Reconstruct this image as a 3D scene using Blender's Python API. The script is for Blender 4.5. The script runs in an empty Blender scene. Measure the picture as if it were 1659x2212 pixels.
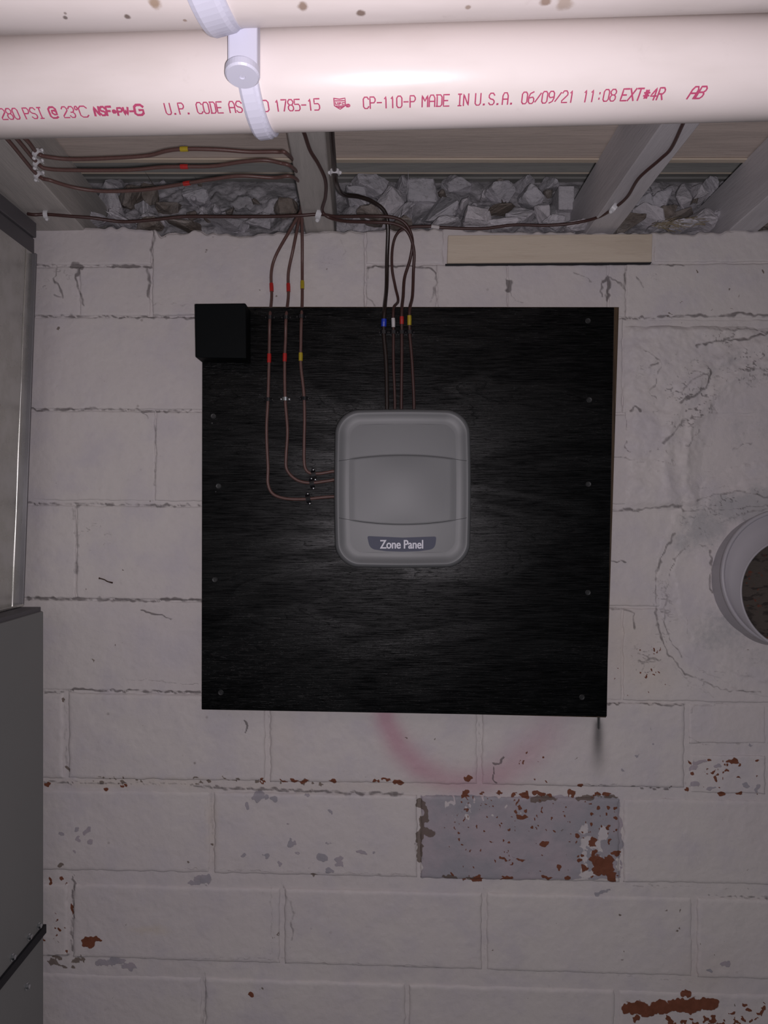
import bpy, math, random
import numpy as np
from mathutils import Vector, Matrix

# ------------------------------------------------------------------ camera, world, lights, exposure
F = 1650.0                       # focal length in pixels of the 1659 x 2212 frame
CAM = Vector((0.0, -1.15, 1.45))
S = bpy.context.scene
cd = bpy.data.cameras.new('camera')
cam = bpy.data.objects.new('camera', cd)
S.collection.objects.link(cam)
cam.location = CAM
cam.rotation_euler = (math.pi/2, 0, 0)
cd.sensor_fit = 'VERTICAL'
cd.sensor_height = 36.0
cd.lens = 36.0*F/2212.0
cd.clip_start = 0.01
S.camera = cam

W = bpy.data.worlds.new('world')
S.world = W
W.use_nodes = True
W.node_tree.nodes['Background'].inputs[0].default_value = (0.95, 0.97, 1.0, 1)
W.node_tree.nodes['Background'].inputs[1].default_value = 0.075

ld = bpy.data.lights.new('flash', 'POINT')
ld.shadow_soft_size = 0.007
ld.energy = 15.5
ld.color = (1.0, 0.92, 0.98)
lo = bpy.data.objects.new('flash', ld)
S.collection.objects.link(lo)
lo.location = CAM + Vector((0.012, 0.0, -0.008))
lo.rotation_euler = (math.radians(93), 0, 0)

S.view_settings.view_transform = 'Standard'
S.view_settings.look = 'None'
S.view_settings.gamma = 1.0
S.view_settings.exposure = 0.0
S.view_settings.use_curve_mapping = False

# ------------------------------------------------------------------ helpers
C = S.collection
R = random.Random(7)

def U(px, py, d):
    """point at depth d (metres along the view axis) seen at pixel px, py"""
    return Vector(((px-829.5)/F*d, CAM.y+d, CAM.z+(1106-py)/F*d))

def tag(o, label=None, cat=None, group=None, kind=None):
    if label: o['label'] = label
    if cat: o['category'] = cat
    if group: o['group'] = group
    if kind: o['kind'] = kind
    return o

def empty(name, loc, label=None, cat=None, group=None):
    o = bpy.data.objects.new(name, None)
    C.objects.link(o)
    o.location = loc
    o.empty_display_size = 0.02
    tag(o, label, cat, group)
    return o

class MB:
    def __init__(s):
        s.v = []; s.f = []
    def add(s, vs, fs):
        b = len(s.v)
        s.v.extend([tuple(v) for v in vs])
        s.f.extend([tuple(i+b for i in f) for f in fs])
        return s
    def hexa(s, p):
        """8 points: front quad 0-3, back quad 4-7 in the same order"""
        return s.add(p, [(0,1,2,3), (7,6,5,4), (0,4,5,1), (1,5,6,2), (2,6,7,3), (3,7,4,0)])
    def box(s, a, b):
        x0,y0,z0 = a; x1,y1,z1 = b
        return s.hexa([(x0,y0,z0),(x1,y0,z0),(x1,y0,z1),(x0,y0,z1),(x0,y1,z0),(x1,y1,z0),(x1,y1,z1),(x0,y1,z1)])
    def tube(s, pts, r, n=10, cap=True):
        pts = [Vector(p) for p in pts]
        rr = r if hasattr(r, '__len__') else [r]*len(pts)
        up = None; rings = []
        for i, p in enumerate(pts):
            t = (pts[min(i+1, len(pts)-1)] - pts[max(i-1, 0)]).normalized()
            if up is None:
                up = t.orthogonal().normalized()
            up = (up - t*up.dot(t)).normalized()
            w = t.cross(up)
            rings.append([p + (up*math.cos(a)+w*math.sin(a))*rr[i] for a in [2*math.pi*k/n for k in range(n)]])
        vs = [v for q in rings for v in q]
        fs = []
        for i in range(len(rings)-1):
            for k in range(n):
                fs.append((i*n+k, i*n+(k+1) % n, (i+1)*n+(k+1) % n, (i+1)*n+k))
        if cap:
            fs.append(tuple(reversed(range(n))))
            fs.append(tuple((len(rings)-1)*n+k for k in range(n)))
        return s.add(vs, fs)
    def lathe(s, prof, c, ax, n=48, close=False):
        """prof: list of (distance along ax, radius)"""
        ax = Vector(ax).normalized(); u = ax.orthogonal().normalized(); w = ax.cross(u)
        c = Vector(c); vs = []; fs = []
        for (h, r) in prof:
            for k in range(n):
                a = 2*math.pi*k/n
                vs.append(c+ax*h+(u*math.cos(a)+w*math.sin(a))*r)
        for i in range(len(prof)-1):
            for k in range(n):
                fs.append((i*n+k, i*n+(k+1) % n, (i+1)*n+(k+1) % n, (i+1)*n+k))
        if close:
            fs.append(tuple(reversed(range(n))))
            fs.append(tuple((len(prof)-1)*n+k for k in range(n)))
        return s.add(vs, fs)
    def build(s, name, mat, parent=None, smooth=False, bevel=0.0, seg=2):
        me = bpy.data.meshes.new(name)
        me.from_pydata(s.v, [], s.f)
        import bmesh
        bm = bmesh.new(); bm.from_mesh(me)
        bmesh.ops.recalc_face_normals(bm, faces=bm.faces)
        if bevel > 0:
            bmesh.ops.bevel(bm, geom=list(bm.edges), offset=bevel, segments=seg, affect='EDGES', profile=0.5)
        bm.to_mesh(me); bm.free()
        if smooth:
            me.polygons.foreach_set('use_smooth', [True]*len(me.polygons))
        return link(name, me, mat, parent)

def link(name, me, mat, parent=None):
    if mat is not None and not me.materials:
        me.materials.append(mat)
    o = bpy.data.objects.new(name, me)
    C.objects.link(o)
    if parent is not None:
        o.parent = parent
        o.matrix_parent_inverse = (Matrix.Translation(parent.location)).inverted()
    return o

def spline(pts, per=8):
    pts = [Vector(p) for p in pts]
    P = [pts[0]*2-pts[1]] + pts + [pts[-1]*2-pts[-2]]
    out = []
    for i in range(1, len(P)-2):
        a, b, c, d = P[i-1], P[i], P[i+1], P[i+2]
        for k in range(per):
            t = k/per
            out.append(0.5*((2*b)+(c-a)*t+(2*a-5*b+4*c-d)*t*t+(3*b-a-3*c+d)*t*t*t))
    out.append(pts[-1])
    return out

# ---- numpy value noise
def _h(i, j, s):
    n = (i.astype(np.int64)*374761393 + j.astype(np.int64)*668265263 + s*144665) & 0xFFFFFFFF
    n = ((n ^ (n >> 13))*1274126177) & 0xFFFFFFFF
    return ((n ^ (n >> 16)) & 0xFFFF)/65535.0
def vn(x, y, s=0):
    i = np.floor(x); j = np.floor(y); fx = x-i; fy = y-j
    fx = fx*fx*(3-2*fx); fy = fy*fy*(3-2*fy)
    return (_h(i,j,s)*(1-fx)+_h(i+1,j,s)*fx)*(1-fy)+(_h(i,j+1,s)*(1-fx)+_h(i+1,j+1,s)*fx)*fy
def fbm(x, y, s=0, o=4):
    t = 0; a = 0.5; n = 0
    for k in range(o):
        t = t+a*vn(x*2**k, y*2**k, s+k*17); n += a; a *= 0.5
    return t/n
def sst(a, b, x):
    t = np.clip((x-a)/(b-a), 0, 1)
    return t*t*(3-2*t)

# ------------------------------------------------------------------ materials
class NT:
    def __init__(s, name):
        s.m = bpy.data.materials.new(name); s.m.use_nodes = True
        s.t = s.m.node_tree; s.b = s.t.nodes['Principled BSDF']
        s.pos = None
    def n(s, typ, **kw):
        x = s.t.nodes.new(typ)
        for k, v in kw.items(): setattr(x, k, v)
        return x
    def put(s, sock, v):
        if hasattr(v, 'is_output') or isinstance(v, bpy.types.NodeSocket): s.t.links.new(v, sock)
        else: sock.default_value = v
    def P(s):
        if s.pos is None: s.pos = s.n('ShaderNodeNewGeometry').outputs['Position']
        return s.pos
    def mapv(s, scale=(1,1,1), rot=(0,0,0), loc=(0,0,0)):
        m = s.n('ShaderNodeMapping'); s.put(m.inputs[0], s.P())
        m.inputs['Scale'].default_value = scale; m.inputs['Rotation'].default_value = rot; m.inputs['Location'].default_value = loc
        return m.outputs[0]
    def noise(s, scale, detail=4, vec=None, rough=0.55, dist=0.0):
        x = s.n('ShaderNodeTexNoise'); s.put(x.inputs['Vector'], vec if vec is not None else s.P())
        x.inputs['Scale'].default_value = scale; x.inputs['Detail'].default_value = detail
        x.inputs['Roughness'].default_value = rough; x.inputs['Distortion'].default_value = dist
        return x.outputs['Fac']
    def math(s, op, a, b=0.0, c=0.0, clamp=False):
        x = s.n('ShaderNodeMath', operation=op, use_clamp=clamp)
        s.put(x.inputs[0], a); s.put(x.inputs[1], b)
        if op in ('MULTIPLY_ADD', 'COMPARE'): s.put(x.inputs[2], c)
        return x.outputs[0]
    def ramp(s, v, lo, hi, a=0.0, b=1.0, smooth=True):
        x = s.n('ShaderNodeMapRange', clamp=True)
        if smooth: x.interpolation_type = 'SMOOTHSTEP'
        s.put(x.inputs[0], v)
        for i, q in zip((1,2,3,4), (lo,hi,a,b)): x.inputs[i].default_value = q
        return x.outputs[0]
    def mix(s, f, a, b):
        x = s.n('ShaderNodeMix', data_type='RGBA')
        s.put(x.inputs[0], f)
        for i, q in ((6,a),(7,b)):
            if isinstance(q, tuple): q = (q+(1,))[:4]
            s.put(x.inputs[i], q)
        return x.outputs[2]
    def attr(s, name):
        a = s.n('ShaderNodeAttribute', attribute_name=name)
        sp = s.n('ShaderNodeSeparateColor'); s.t.links.new(a.outputs['Color'], sp.inputs[0])
        return sp.outputs[0], sp.outputs[1], sp.outputs[2], a.outputs['Alpha']
    def bump(s, h, strength=0.3, dist=0.002):
        x = s.n('ShaderNodeBump'); s.put(x.inputs['Height'], h)
        x.inputs['Strength'].default_value = strength; x.inputs['Distance'].default_value = dist
        s.t.links.new(x.outputs[0], s.b.inputs['Normal'])
    def fin(s, col, rough=0.6, metal=0.0, spec=0.5, coat=0.0):
        if isinstance(col, tuple): col = (col+(1,))[:4]
        s.put(s.b.inputs['Base Color'], col); s.put(s.b.inputs['Roughness'], rough)
        s.b.inputs['Metallic'].default_value = metal
        s.put(s.b.inputs['Specular IOR Level'], spec)
        s.b.inputs['Coat Weight'].default_value = coat
        return s.m

def simple(name, col, rough=0.5, metal=0.0, spec=0.5, var=0.12, scale=60, bump=0.1, coat=0.0):
    t = NT(name)
    nz = t.noise(scale, 4)
    c = t.mix(nz, tuple(x*(1-var) for x in col), tuple(min(1, x*(1+var)) for x in col))
    t.bump(t.noise(scale*4, 3), bump, 0.0006)
    return t.fin(c, rough, metal, spec, coat)

M = {}
# painted clay-tile wall: paint coat over underpaint over clay, cracks darkened by dirt and painted-in occlusion, sprayed ring, soot
def wall_mat():
    t = NT('painted_tile')
    clay, under, crack, pink = t.attr('layA')
    soot, olive, cement, warm = t.attr('layB')
    big = t.noise(3.0, 3)
    mid = t.noise(14.0, 5, rough=0.6)
    fine = t.noise(95.0, 4, rough=0.6)
    edge = t.noise(160.0, 5, rough=0.65)
    c = t.mix(t.ramp(big, 0.35, 0.65), (0.595, 0.553, 0.553), (0.62, 0.585, 0.568))
    c = t.mix(t.ramp(mid, 0.42, 0.72), c, (0.555, 0.522, 0.545))
    c = t.mix(t.ramp(fine, 0.5, 0.85, 0, 0.35), c, (0.50, 0.47, 0.47))
    # scattered pin holes and specks
    sp = t.n('ShaderNodeTexVoronoi'); t.put(sp.inputs['Vector'], t.P()); sp.inputs['Scale'].default_value = 42
    spk = t.math('MULTIPLY', t.ramp(sp.outputs['Distance'], 0.05, 0.12, 1, 0), t.ramp(t.noise(9.0, 2), 0.55, 0.72))
    c = t.mix(t.math('MULTIPLY', spk, 0.55), c, (0.16, 0.12, 0.11))
    e = t.math('MULTIPLY_ADD', edge, 0.9, -0.45)
    f = lambda a, k=1.0, lo=0.42, hi=0.58: t.ramp(t.math('MULTIPLY_ADD', e, k, a), lo, hi)
    c = t.mix(t.math('MULTIPLY', warm, 0.6), c, (0.60, 0.53, 0.45))
    c = t.mix(t.math('MULTIPLY', f(cement, 0.8, 0.2, 0.8), 0.62), c, (0.34, 0.345, 0.36))
    c = t.mix(t.math('MULTIPLY', pink, 0.72), c, (0.50, 0.26, 0.33))
    c = t.mix(t.math('MULTIPLY', f(under, 0.9), 0.9), c, t.mix(t.ramp(mid, 0.35, 0.65), (0.385, 0.335, 0.375), (0.30, 0.295, 0.33)))
    c = t.mix(t.math('MULTIPLY', f(olive, 0.8), 0.8), c, (0.10, 0.065, 0.04))
    c = t.mix(f(clay, 0.9), c, t.mix(fine, (0.12, 0.040, 0.020), (0.24, 0.082, 0.045)))
    c = t.mix(t.math('MULTIPLY', f(crack, 0.7, 0.14, 0.90), 0.75), c, (0.10, 0.085, 0.085))
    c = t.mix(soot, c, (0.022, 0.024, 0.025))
    h = t.math('ADD', t.math('MULTIPLY', mid, 1.2), t.math('MULTIPLY', fine, 0.5))
    h = t.math('ADD', h, t.math('MULTIPLY', f(clay, 0.9), -0.35))
    h = t.math('ADD', h, t.math('MULTIPLY', f(under, 0.9), -0.22))
    h = t.math('ADD', h, t.math('MULTIPLY', f(crack, 0.7, 0.14, 0.90), -0.8))
    t.bump(h, 0.55, 0.0025)
    return t.fin(c, t.ramp(fine, 0.3, 0.7, 0.5, 0.7), spec=0.35)
M['wall'] = wall_mat()

def rubble_mat(name, c0, c1, c2):
    t = NT(name)
    a = t.noise(16, 5, rough=0.65); b = t.noise(90, 6, rough=0.7)
    c = t.mix(t.ramp(a, 0.35, 0.65), c0, c1)
    c = t.mix(t.ramp(b, 0.5, 0.72, 0, 0.7), c, c2)
    t.bump(t.math('ADD', a, b), 0.8, 0.004)
    return t.fin(c, 0.8, spec=0.25)
M['rubble'] = rubble_mat('painted_rubble', (0.62,0.60,0.64), (0.50,0.49,0.52), (0.22,0.21,0.22))
M['rubble_mortar'] = rubble_mat('rough_mortar', (0.56,0.54,0.57), (0.42,0.41,0.43), (0.14,0.135,0.14))
M['stone_pale'] = rubble_mat('pale_stone', (0.64,0.61,0.64), (0.56,0.54,0.57), (0.40,0.39,0.41))
M['stone_brown'] = rubble_mat('brown_stone', (0.20,0.165,0.14), (0.33,0.30,0.28), (0.12,0.10,0.09))

def wood_paint(name, a, b, c_, sc=(3, 40, 40), gs=1.0, rough=0.6):
    t = NT(name)
    v = t.mapv(sc)
    g = t.noise(1.6*gs, 5, v, 0.6, 0.6); g2 = t.noise(9*gs, 4, v, 0.6, 0.3)
    c = t.mix(t.ramp(g, 0.35, 0.65), a, b)
    c = t.mix(t.ramp(g2, 0.55, 0.75, 0, 0.6), c, c_)
    t.bump(t.math('ADD', g, g2), 0.35, 0.0015)
    return t.fin(c, rough, spec=0.35)
M['joist'] = wood_paint('painted_joist', (0.47,0.445,0.42), (0.41,0.39,0.37), (0.33,0.31,0.30), (90, 5, 90), 0.6)
M['joist_pale'] = wood_paint('pale_joist', (0.56,0.54,0.56), (0.50,0.48,0.50), (0.42,0.40,0.42), (60, 5, 60), 0.6)
M['plank'] = wood_paint('beige_plank', (0.62,0.535,0.48), (0.53,0.46,0.415), (0.42,0.355,0.32), (2.2, 30, 30), 1.0)
M['cream_wood'] = wood_paint('cream_wood', (0.62,0.54,0.44), (0.56,0.48,0.385), (0.50,0.42,0.33), (3, 30, 30), 0.8)
M['sill'] = wood_paint('grey_sill', (0.30,0.30,0.285), (0.25,0.25,0.24), (0.20,0.20,0.19), (3, 40, 40), 1.0)
M['ply_edge'] = wood_paint('plywood_edge', (0.075,0.045,0.022), (0.035,0.020,0.010), (0.30,0.22,0.12), (220, 6, 3), 1.0)

def ply_mat():
    t = NT('black_stained_plywood')
    v = t.mapv((1.0, 1, 4.2), loc=(.7, 0, .35))
    big = t.noise(2.6, 3, v, 0.5, 1.6)                      # cathedral figure
    v2 = t.mapv((4.5, 1, 110.0))
    gr = t.noise(6.0, 5, v2, 0.65, 0.4)                     # fine grain
    v3 = t.mapv((14, 1, 260.0), loc=(3, 0, 1))
    pore = t.noise(5.0, 2, v3, 0.5)
    fig = t.math('FRACT', t.math('MULTIPLY', big, 5.0))
    figm = t.ramp(fig, 0.0, 0.10)
    light = t.math('MULTIPLY', t.ramp(big, 0.47, 0.60), figm)
    c = t.mix(t.ramp(gr, 0.35, 0.7), (0.0005, 0.0008, 0.0011), (0.0014, 0.0018, 0.0022))
    c = t.mix(t.math('MULTIPLY', light, 0.5), c, (0.003,0.0034,0.0038))
    c = t.mix(t.ramp(pore, 0.66, 0.72), c, (0.001, 0.001, 0.001))
    r = t.math('MULTIPLY_ADD', gr, 0.13, 0.27)
    r = t.math('MULTIPLY_ADD', light, -0.05, r)
    t.bump(t.math('ADD', t.math('MULTIPLY', gr, 0.7), t.math('MULTIPLY', t.ramp(pore, 0.62, 0.72), -0.6)), 0.30, 0.0010)
    return t.fin(c, r, spec=t.math('MULTIPLY_ADD', light, 0.10, t.ramp(gr, 0.3, 0.7, 0.04, 0.19)))
M['ply'] = ply_mat()
M['black_block'] = simple('black_painted_wood', (0.0018,0.0030,0.0036), 0.6, spec=0.12, scale=30)
M['panel'] = simple('grey_plastic', (0.128,0.133,0.139), 0.42, spec=0.45, var=0.04, scale=14, bump=0.06)
M['seam'] = simple('seam_shadow_gap', (0.04,0.04,0.042), 0.6)
M['plate'] = simple('slate_label', (0.085,0.092,0.135), 0.55, spec=0.25, var=0.03, bump=0.0)
M['white_ink'] = simple('white_print', (0.72,0.72,0.80), 0.5, var=0.02, bump=0.0)
M['red_ink'] = simple('red_print', (0.40,0.055,0.13), 0.6, var=0.25, scale=420, bump=0.0)
M['pipe'] = None
M['clamp'] = simple('white_plastic_clamp', (0.56,0.56,0.66), 0.42, spec=0.45, var=0.03, scale=20, bump=0.03)
M['cable'] = simple('brown_cable_jacket', (0.060,0.027,0.024), 0.42, spec=0.5, var=0.25, scale=200)
M['cable_warm'] = simple('light_brown_cable_jacket', (0.12,0.062,0.054), 0.42, spec=0.5, var=0.25, scale=200)
M['cable_dark'] = simple('dark_cable_jacket', (0.020,0.012,0.010), 0.3, spec=0.6, var=0.25, scale=200)
M['red'] = simple('red_tape', (0.42,0.02,0.018), 0.35, scale=100)
M['yellow'] = simple('yellow_tape', (0.42,0.32,0.02), 0.35, scale=100)
M['blue'] = simple('blue_tape', (0.01,0.035,0.42), 0.35, scale=100)
M['white'] = simple('white_tape', (0.55,0.52,0.52), 0.45, scale=100)
M['staple_black'] = simple('black_clip', (0.008,0.008,0.010), 0.2, spec=0.7)
M['staple_white'] = simple('white_clip', (0.62,0.62,0.64), 0.4)
M['screw'] = simple('blackened_screw', (0.020,0.021,0.022), 0.45, metal=0.2)
M['bolt'] = simple('zinc_screw', (0.55,0.58,0.60), 0.25, metal=1.0)
M['cabinet'] = simple('grey_cabinet_paint', (0.205,0.208,0.204), 0.5, spec=0.35, var=0.05, scale=8, bump=0.05)
M['gasket'] = simple('black_gasket', (0.008,0.008,0.012), 0.7)
M['dark_metal'] = simple('dark_duct_metal', (0.105,0.100,0.108), 0.55, metal=0.2, var=0.15, scale=18)
M['vent'] = simple('white_pvc_fitting', (0.40,0.385,0.415), 0.4, spec=0.45, var=0.08, scale=12)
M['straw'] = simple('dry_straw', (0.30,0.25,0.17), 0.7)
M['splinter'] = simple('dark_splinter', (0.06,0.035,0.025), 0.7)
M['floor'] = simple('concrete_floor', (0.30,0.29,0.28), 0.75, scale=10)

def galv():
    t = NT('galvanised_sheet')
    a = t.noise(5, 2); b = t.noise(26, 3)
    c = t.mix(t.ramp(b, 0.35, 0.65), (0.50,0.50,0.47), (0.58,0.58,0.56))
    t.bump(a, 0.3, 0.01)
    return t.fin(c, t.ramp(b, 0.3, 0.7, 0.26, 0.32), metal=0.9)
M['galv'] = galv()

M['galv_dull'] = simple('dull_galvanised_fold', (0.20,0.195,0.205), 0.5, metal=0.6, scale=20)

def pipe_mat(name, spots):
    t = NT(name)
    a = t.noise(7, 4, t.mapv((1, 4, 4))); b = t.noise(40, 5, rough=0.65)
    c = t.mix(t.ramp(a, 0.4, 0.75), (0.70,0.635,0.615), (0.62,0.56,0.53))
    c = t.mix(t.ramp(b, 0.62, 0.85, 0, 0.5), c, (0.42,0.37,0.34))
    e = t.math('MULTIPLY_ADD', t.noise(230, 3), 0.8, -0.4)
    for (p, r, col) in spots:
        d = t.n('ShaderNodeVectorMath', operation='DISTANCE'); t.put(d.inputs[0], t.P()); d.inputs[1].default_value = p
        q = t.math('MULTIPLY_ADD', e, 1.2, t.math('DIVIDE', d.outputs['Value'], r))
        c = t.mix(t.ramp(q, 0.4, 1.1, 0.8, 0.0), c, col)
    t.bump(b, 0.10, 0.0006)
    return t.fin(c, t.ramp(b, 0.3, 0.7, 0.30, 0.38), spec=0.45)

# ------------------------------------------------------------------ wall: pixel-space layers on the wall face (d = 1.15)
def seg_d(x, y, ax, ay, bx, by):
    dx, dy = bx-ax, by-ay
    t = np.clip(((x-ax)*dx+(y-ay)*dy)/(dx*dx+dy*dy+1e-9), 0, 1)
    return np.hypot(x-ax-t*dx, y-ay-t*dy), t
def line_field(x, y, pts, w, amp=1.0):
    out = np.zeros_like(x)
    xs = [p[0] for p in pts]; ys = [p[1] for p in pts]
    m = (x > min(xs)-4*w-6) & (x < max(xs)+4*w+6) & (y > min(ys)-4*w-6) & (y < max(ys)+4*w+6)
    if not m.any(): return out
    X = x[m]; Y = y[m]
    jx = X + (vn(X/9, Y/9, 3)-.5)*7; jy = Y + (vn(X/9, Y/9, 4)-.5)*7
    d = np.full_like(X, 1e9)
    for a, b in zip(pts[:-1], pts[1:]):
        dd, _ = seg_d(jx, jy, a[0], a[1], b[0], b[1]); d = np.minimum(d, dd)
    out[m] = amp*np.exp(-(d/(w*(.62+.7*vn(X/12, Y/12, 9))))**2)*(0.45+0.65*vn(X/26, Y/26, 8)+.45*vn(X/7, Y/7, 10))
    return out
def blob_field(x, y, bl, soft=0.35):
    wx_ = (vn(x/5.5, y/5.5, 5)-.5)*6+(vn(x/15, y/15, 6)-.5)*9; wy_ = (vn(x/5.5, y/5.5, 15)-.5)*6+(vn(x/15, y/15, 16)-.5)*9
    x = x+wx_; y = y+wy_
    out = np.zeros_like(x)
    for b in bl:
        cx, cy, rx, ry = b[:4]; amp = b[4] if len(b) > 4 else 1.0
        m = (np.abs(x-cx) < rx*1.8+3) & (np.abs(y-cy) < ry*1.8+3)
        if not m.any(): continue
        q = np.sqrt(((x[m]-cx)/rx)**2+((y[m]-cy)/ry)**2)
        out[m] = np.maximum(out[m], amp*np.clip(1-(q-1)/(2*soft)-0.5, 0, 1))
    return out

CRACKS = [  # (points, width px, strength); dirt and joint shade painted as dark lines
 ([(75,572),(150,575),(250,576)],2.2,.7), ([(245,575),(325,577)],3.2,1.5), ([(158,575),(175,577)],5,1.6),
 ([(325,577),(333,560),(328,540),(334,520),(331,500)],2.6,.7), ([(318,580),(324,600),(322,640)],4,.8),
 ([(170,578),(166,600),(172,630),(182,660)],3,.8), ([(126,578),(118,605),(132,625),(135,645),(118,640)],2.4,.7),
 ([(322,640),(330,658),(410,660)],2,.35),
 ([(75,683),(170,682),(200,684),(430,688)],2.6,.85), ([(62,885),(200,884),(300,887),(330,890),(435,888)],2.6,.85),
 ([(335,905),(338,960),(336,1050)],2.2,.6), ([(320,905),(312,892)],2,.6), ([(60,1088),(155,1090),(170,1087),(300,1091),(435,1092)],2.8,.8),
 ([(172,1090),(160,1100),(158,1120)],4,.6), ([(168,1120),(168,1180),(165,1240)],4.5,.45), ([(60,1292),(200,1294),(330,1298),(380,1293),(435,1298)],3.4,1.0),
 ([(308,1318),(330,1325),(370,1335)],1.8,.9), ([(98,1494),(130,1495),(160,1489),(300,1493),(435,1496)],2.8,.95),
 ([(142,1510),(140,1560),(145,1660)],4,.35), ([(265,1465),(430,1478)],1.6,.4),
 ([(400,1692),(470,1703),(620,1706),(760,1712),(870,1715)],3.0,.95), ([(95,1690),(300,1692),(400,1694)],2,.6),
 ([(580,1545),(584,1580),(578,1640)],2.2,.35), ([(530,1556),(538,1565),(530,1580)],1.6,1.2),
 ([(1035,1555),(1037,1600),(1035,1640)],1.8,.35), ([(1062,1650),(1075,1648),(1088,1636)],1.8,1.6), ([(1066,1652),(1064,1680),(1070,1688)],1.6,1.4),
 ([(455,1712),(460,1790),(462,1870)],4,.30), ([(450,1715),(445,1760)],2,.3),
 ([(610,1910),(632,1960),(632,2030)],3,.5), ([(588,1910),(587,2060)],2,.35),
 ([(160,1895),(158,1960),(156,2050)],3.6,.8), ([(95,2060),(160,2062),(200,2070)],2.6,.7),
 ([(400,2068),(560,2066),(700,2078),(960,2085)],1.8,.35), ([(440,2100),(446,2150),(440,2212)],5,.45),
 ([(1045,1910),(1048,2000),(1046,2080)],2.4,.25), ([(880,2120),(884,2212)],2.4,.25), ([(1495,2120),(1330,2108)],1.6,.4),
 ([(400,1875),(640,1880),(880,1888)],1.6,.35), ([(1340,1910),(1500,1915),(1659,1922)],1.8,.35), ([(1530,1936),(1659,1939)],2.0,.7),
 ([(1365,1698),(1400,1702),(1445,1705),(1450,1700)],2.0,1.1), ([(1260,1694),(1330,1695)],1.6,.6),
 ([(1310,1520),(1380,1519),(1450,1525),(1480,1522)],2.2,.8), ([(1490,1540),(1500,1526),(1560,1520)],2.2,.45),
 ([(1485,1590),(1510,1605),(1659,1606)],2.0,.4), ([(1650,1640),(1652,1710)],3,.3),
 ([(795,578),(850,576),(900,576),(930,578),(942,590)],2.4,.9), ([(942,590),(943,610),(936,640),(930,655)],4,.5),
 ([(795,580),(790,610),(795,645),(812,660)],2,.45), ([(1098,608),(1098,625)],5,1.6), ([(1098,625),(1112,650),(1130,655)],1.8,.5),
 ([(1302,608),(1312,600),(1312,650)],3.2,1.3), ([(1298,610),(1300,640)],2.2,.9), ([(1312,600),(1330,605),(1345,620)],2.4,.7), ([(1350,575),(1350,625)],3.0,.7),
 ([(1350,635),(1348,685)],2.2,.35), ([(1410,570),(1440,575),(1480,572)],1.8,.7), ([(1330,688),(1400,687),(1470,682),(1560,682),(1600,677),(1659,684)],2.4,.8),
 ([(1240,590),(1265,600),(1275,612)],2,.5), ([(1385,610),(1375,600),(1390,620)],2,.5),
 ([(1500,750),(1540,738),(1600,735),(1659,722)],2.6,.75), ([(1570,715),(1620,712),(1659,722)],2.4,.6),
 ([(1462,872),(1500,852),(1520,840),(1530,805)],3.6,.8), ([(1430,958),(1450,940),(1475,905)],3,.7), ([(1480,965),(1508,928)],1.8,.6),
 ([(1465,848),(1490,825),(1520,808)],2.2,.6), ([(1560,810),(1600,800),(1659,798)],2,.45), ([(1390,760),(1420,778),(1426,790),(1415,820),(1400,850),(1415,860)],2.0,.55),
 ([(1405,790),(1418,785)],2.2,.8), ([(1362,890),(1372,880),(1380,888)],2.4,1.1), ([(1350,885),(1352,930)],1.6,.5), ([(1352,955),(1350,970),(1360,975)],2.2,.8),
 ([(1580,972),(1622,955)],2,.55), ([(1435,845),(1448,842),(1450,855),(1440,862)],2.2,.6),
 ([(1322,988),(1350,990),(1420,995)],2,.4), ([(1320,1103),(1380,1100),(1440,1094),(1470,1092),(1478,1106)],3.2,.75),
 ([(1318,1211),(1352,1212)],2.2,.75), ([(1316,1313),(1345,1315),(1368,1326),(1371,1355)],3.2,.7), ([(1395,1425),(1425,1423)],2,.7), ([(1385,1450),(1390,1430)],1.8,.5),
 ([(1458,1150),(1430,1200),(1416,1240),(1414,1290),(1418,1350),(1440,1410),(1480,1455),(1560,1490),(1640,1495)],2.2,.62),
 ([(1480,1185),(1456,1205),(1445,1235),(1436,1280),(1432,1340),(1450,1390),(1470,1420)],1.6,.6), ([(1480,1330),(1484,1365)],2,.4),
 ([(1455,1440),(1500,1480),(1540,1505)],1.6,.4), ([(1530,1190),(1530,1280)],3,.7), ([(1560,1330),(1620,1370)],2.5,.6),
 ([(1500,1080),(1540,1068),(1600,1062),(1659,1075)],2.4,.6), ([(1480,1105),(1560,1100),(1659,1092)],2.0,.5), ([(1550,1130),(1620,1105),(1659,1098)],2,.45),
 ([(345,505),(440,500),(520,508),(640,502)],2,.5), ([(735,520),(745,545),(740,560)],2,.35), ([(655,560),(730,575)],1.8,.25),
]
def specks(x0, y0, x1, y1, n, r0, r1, amp=1.0, asp=1.0, seed=1):
    q = random.Random(seed); o = []
    for _ in range(n):
        r = q.uniform(r0, r1)
        o.append((q.uniform(x0,x1), q.uniform(y0,y1), r*asp*q.uniform(.7,1.3), r*q.uniform(.7,1.3), amp))
    return o
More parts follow.
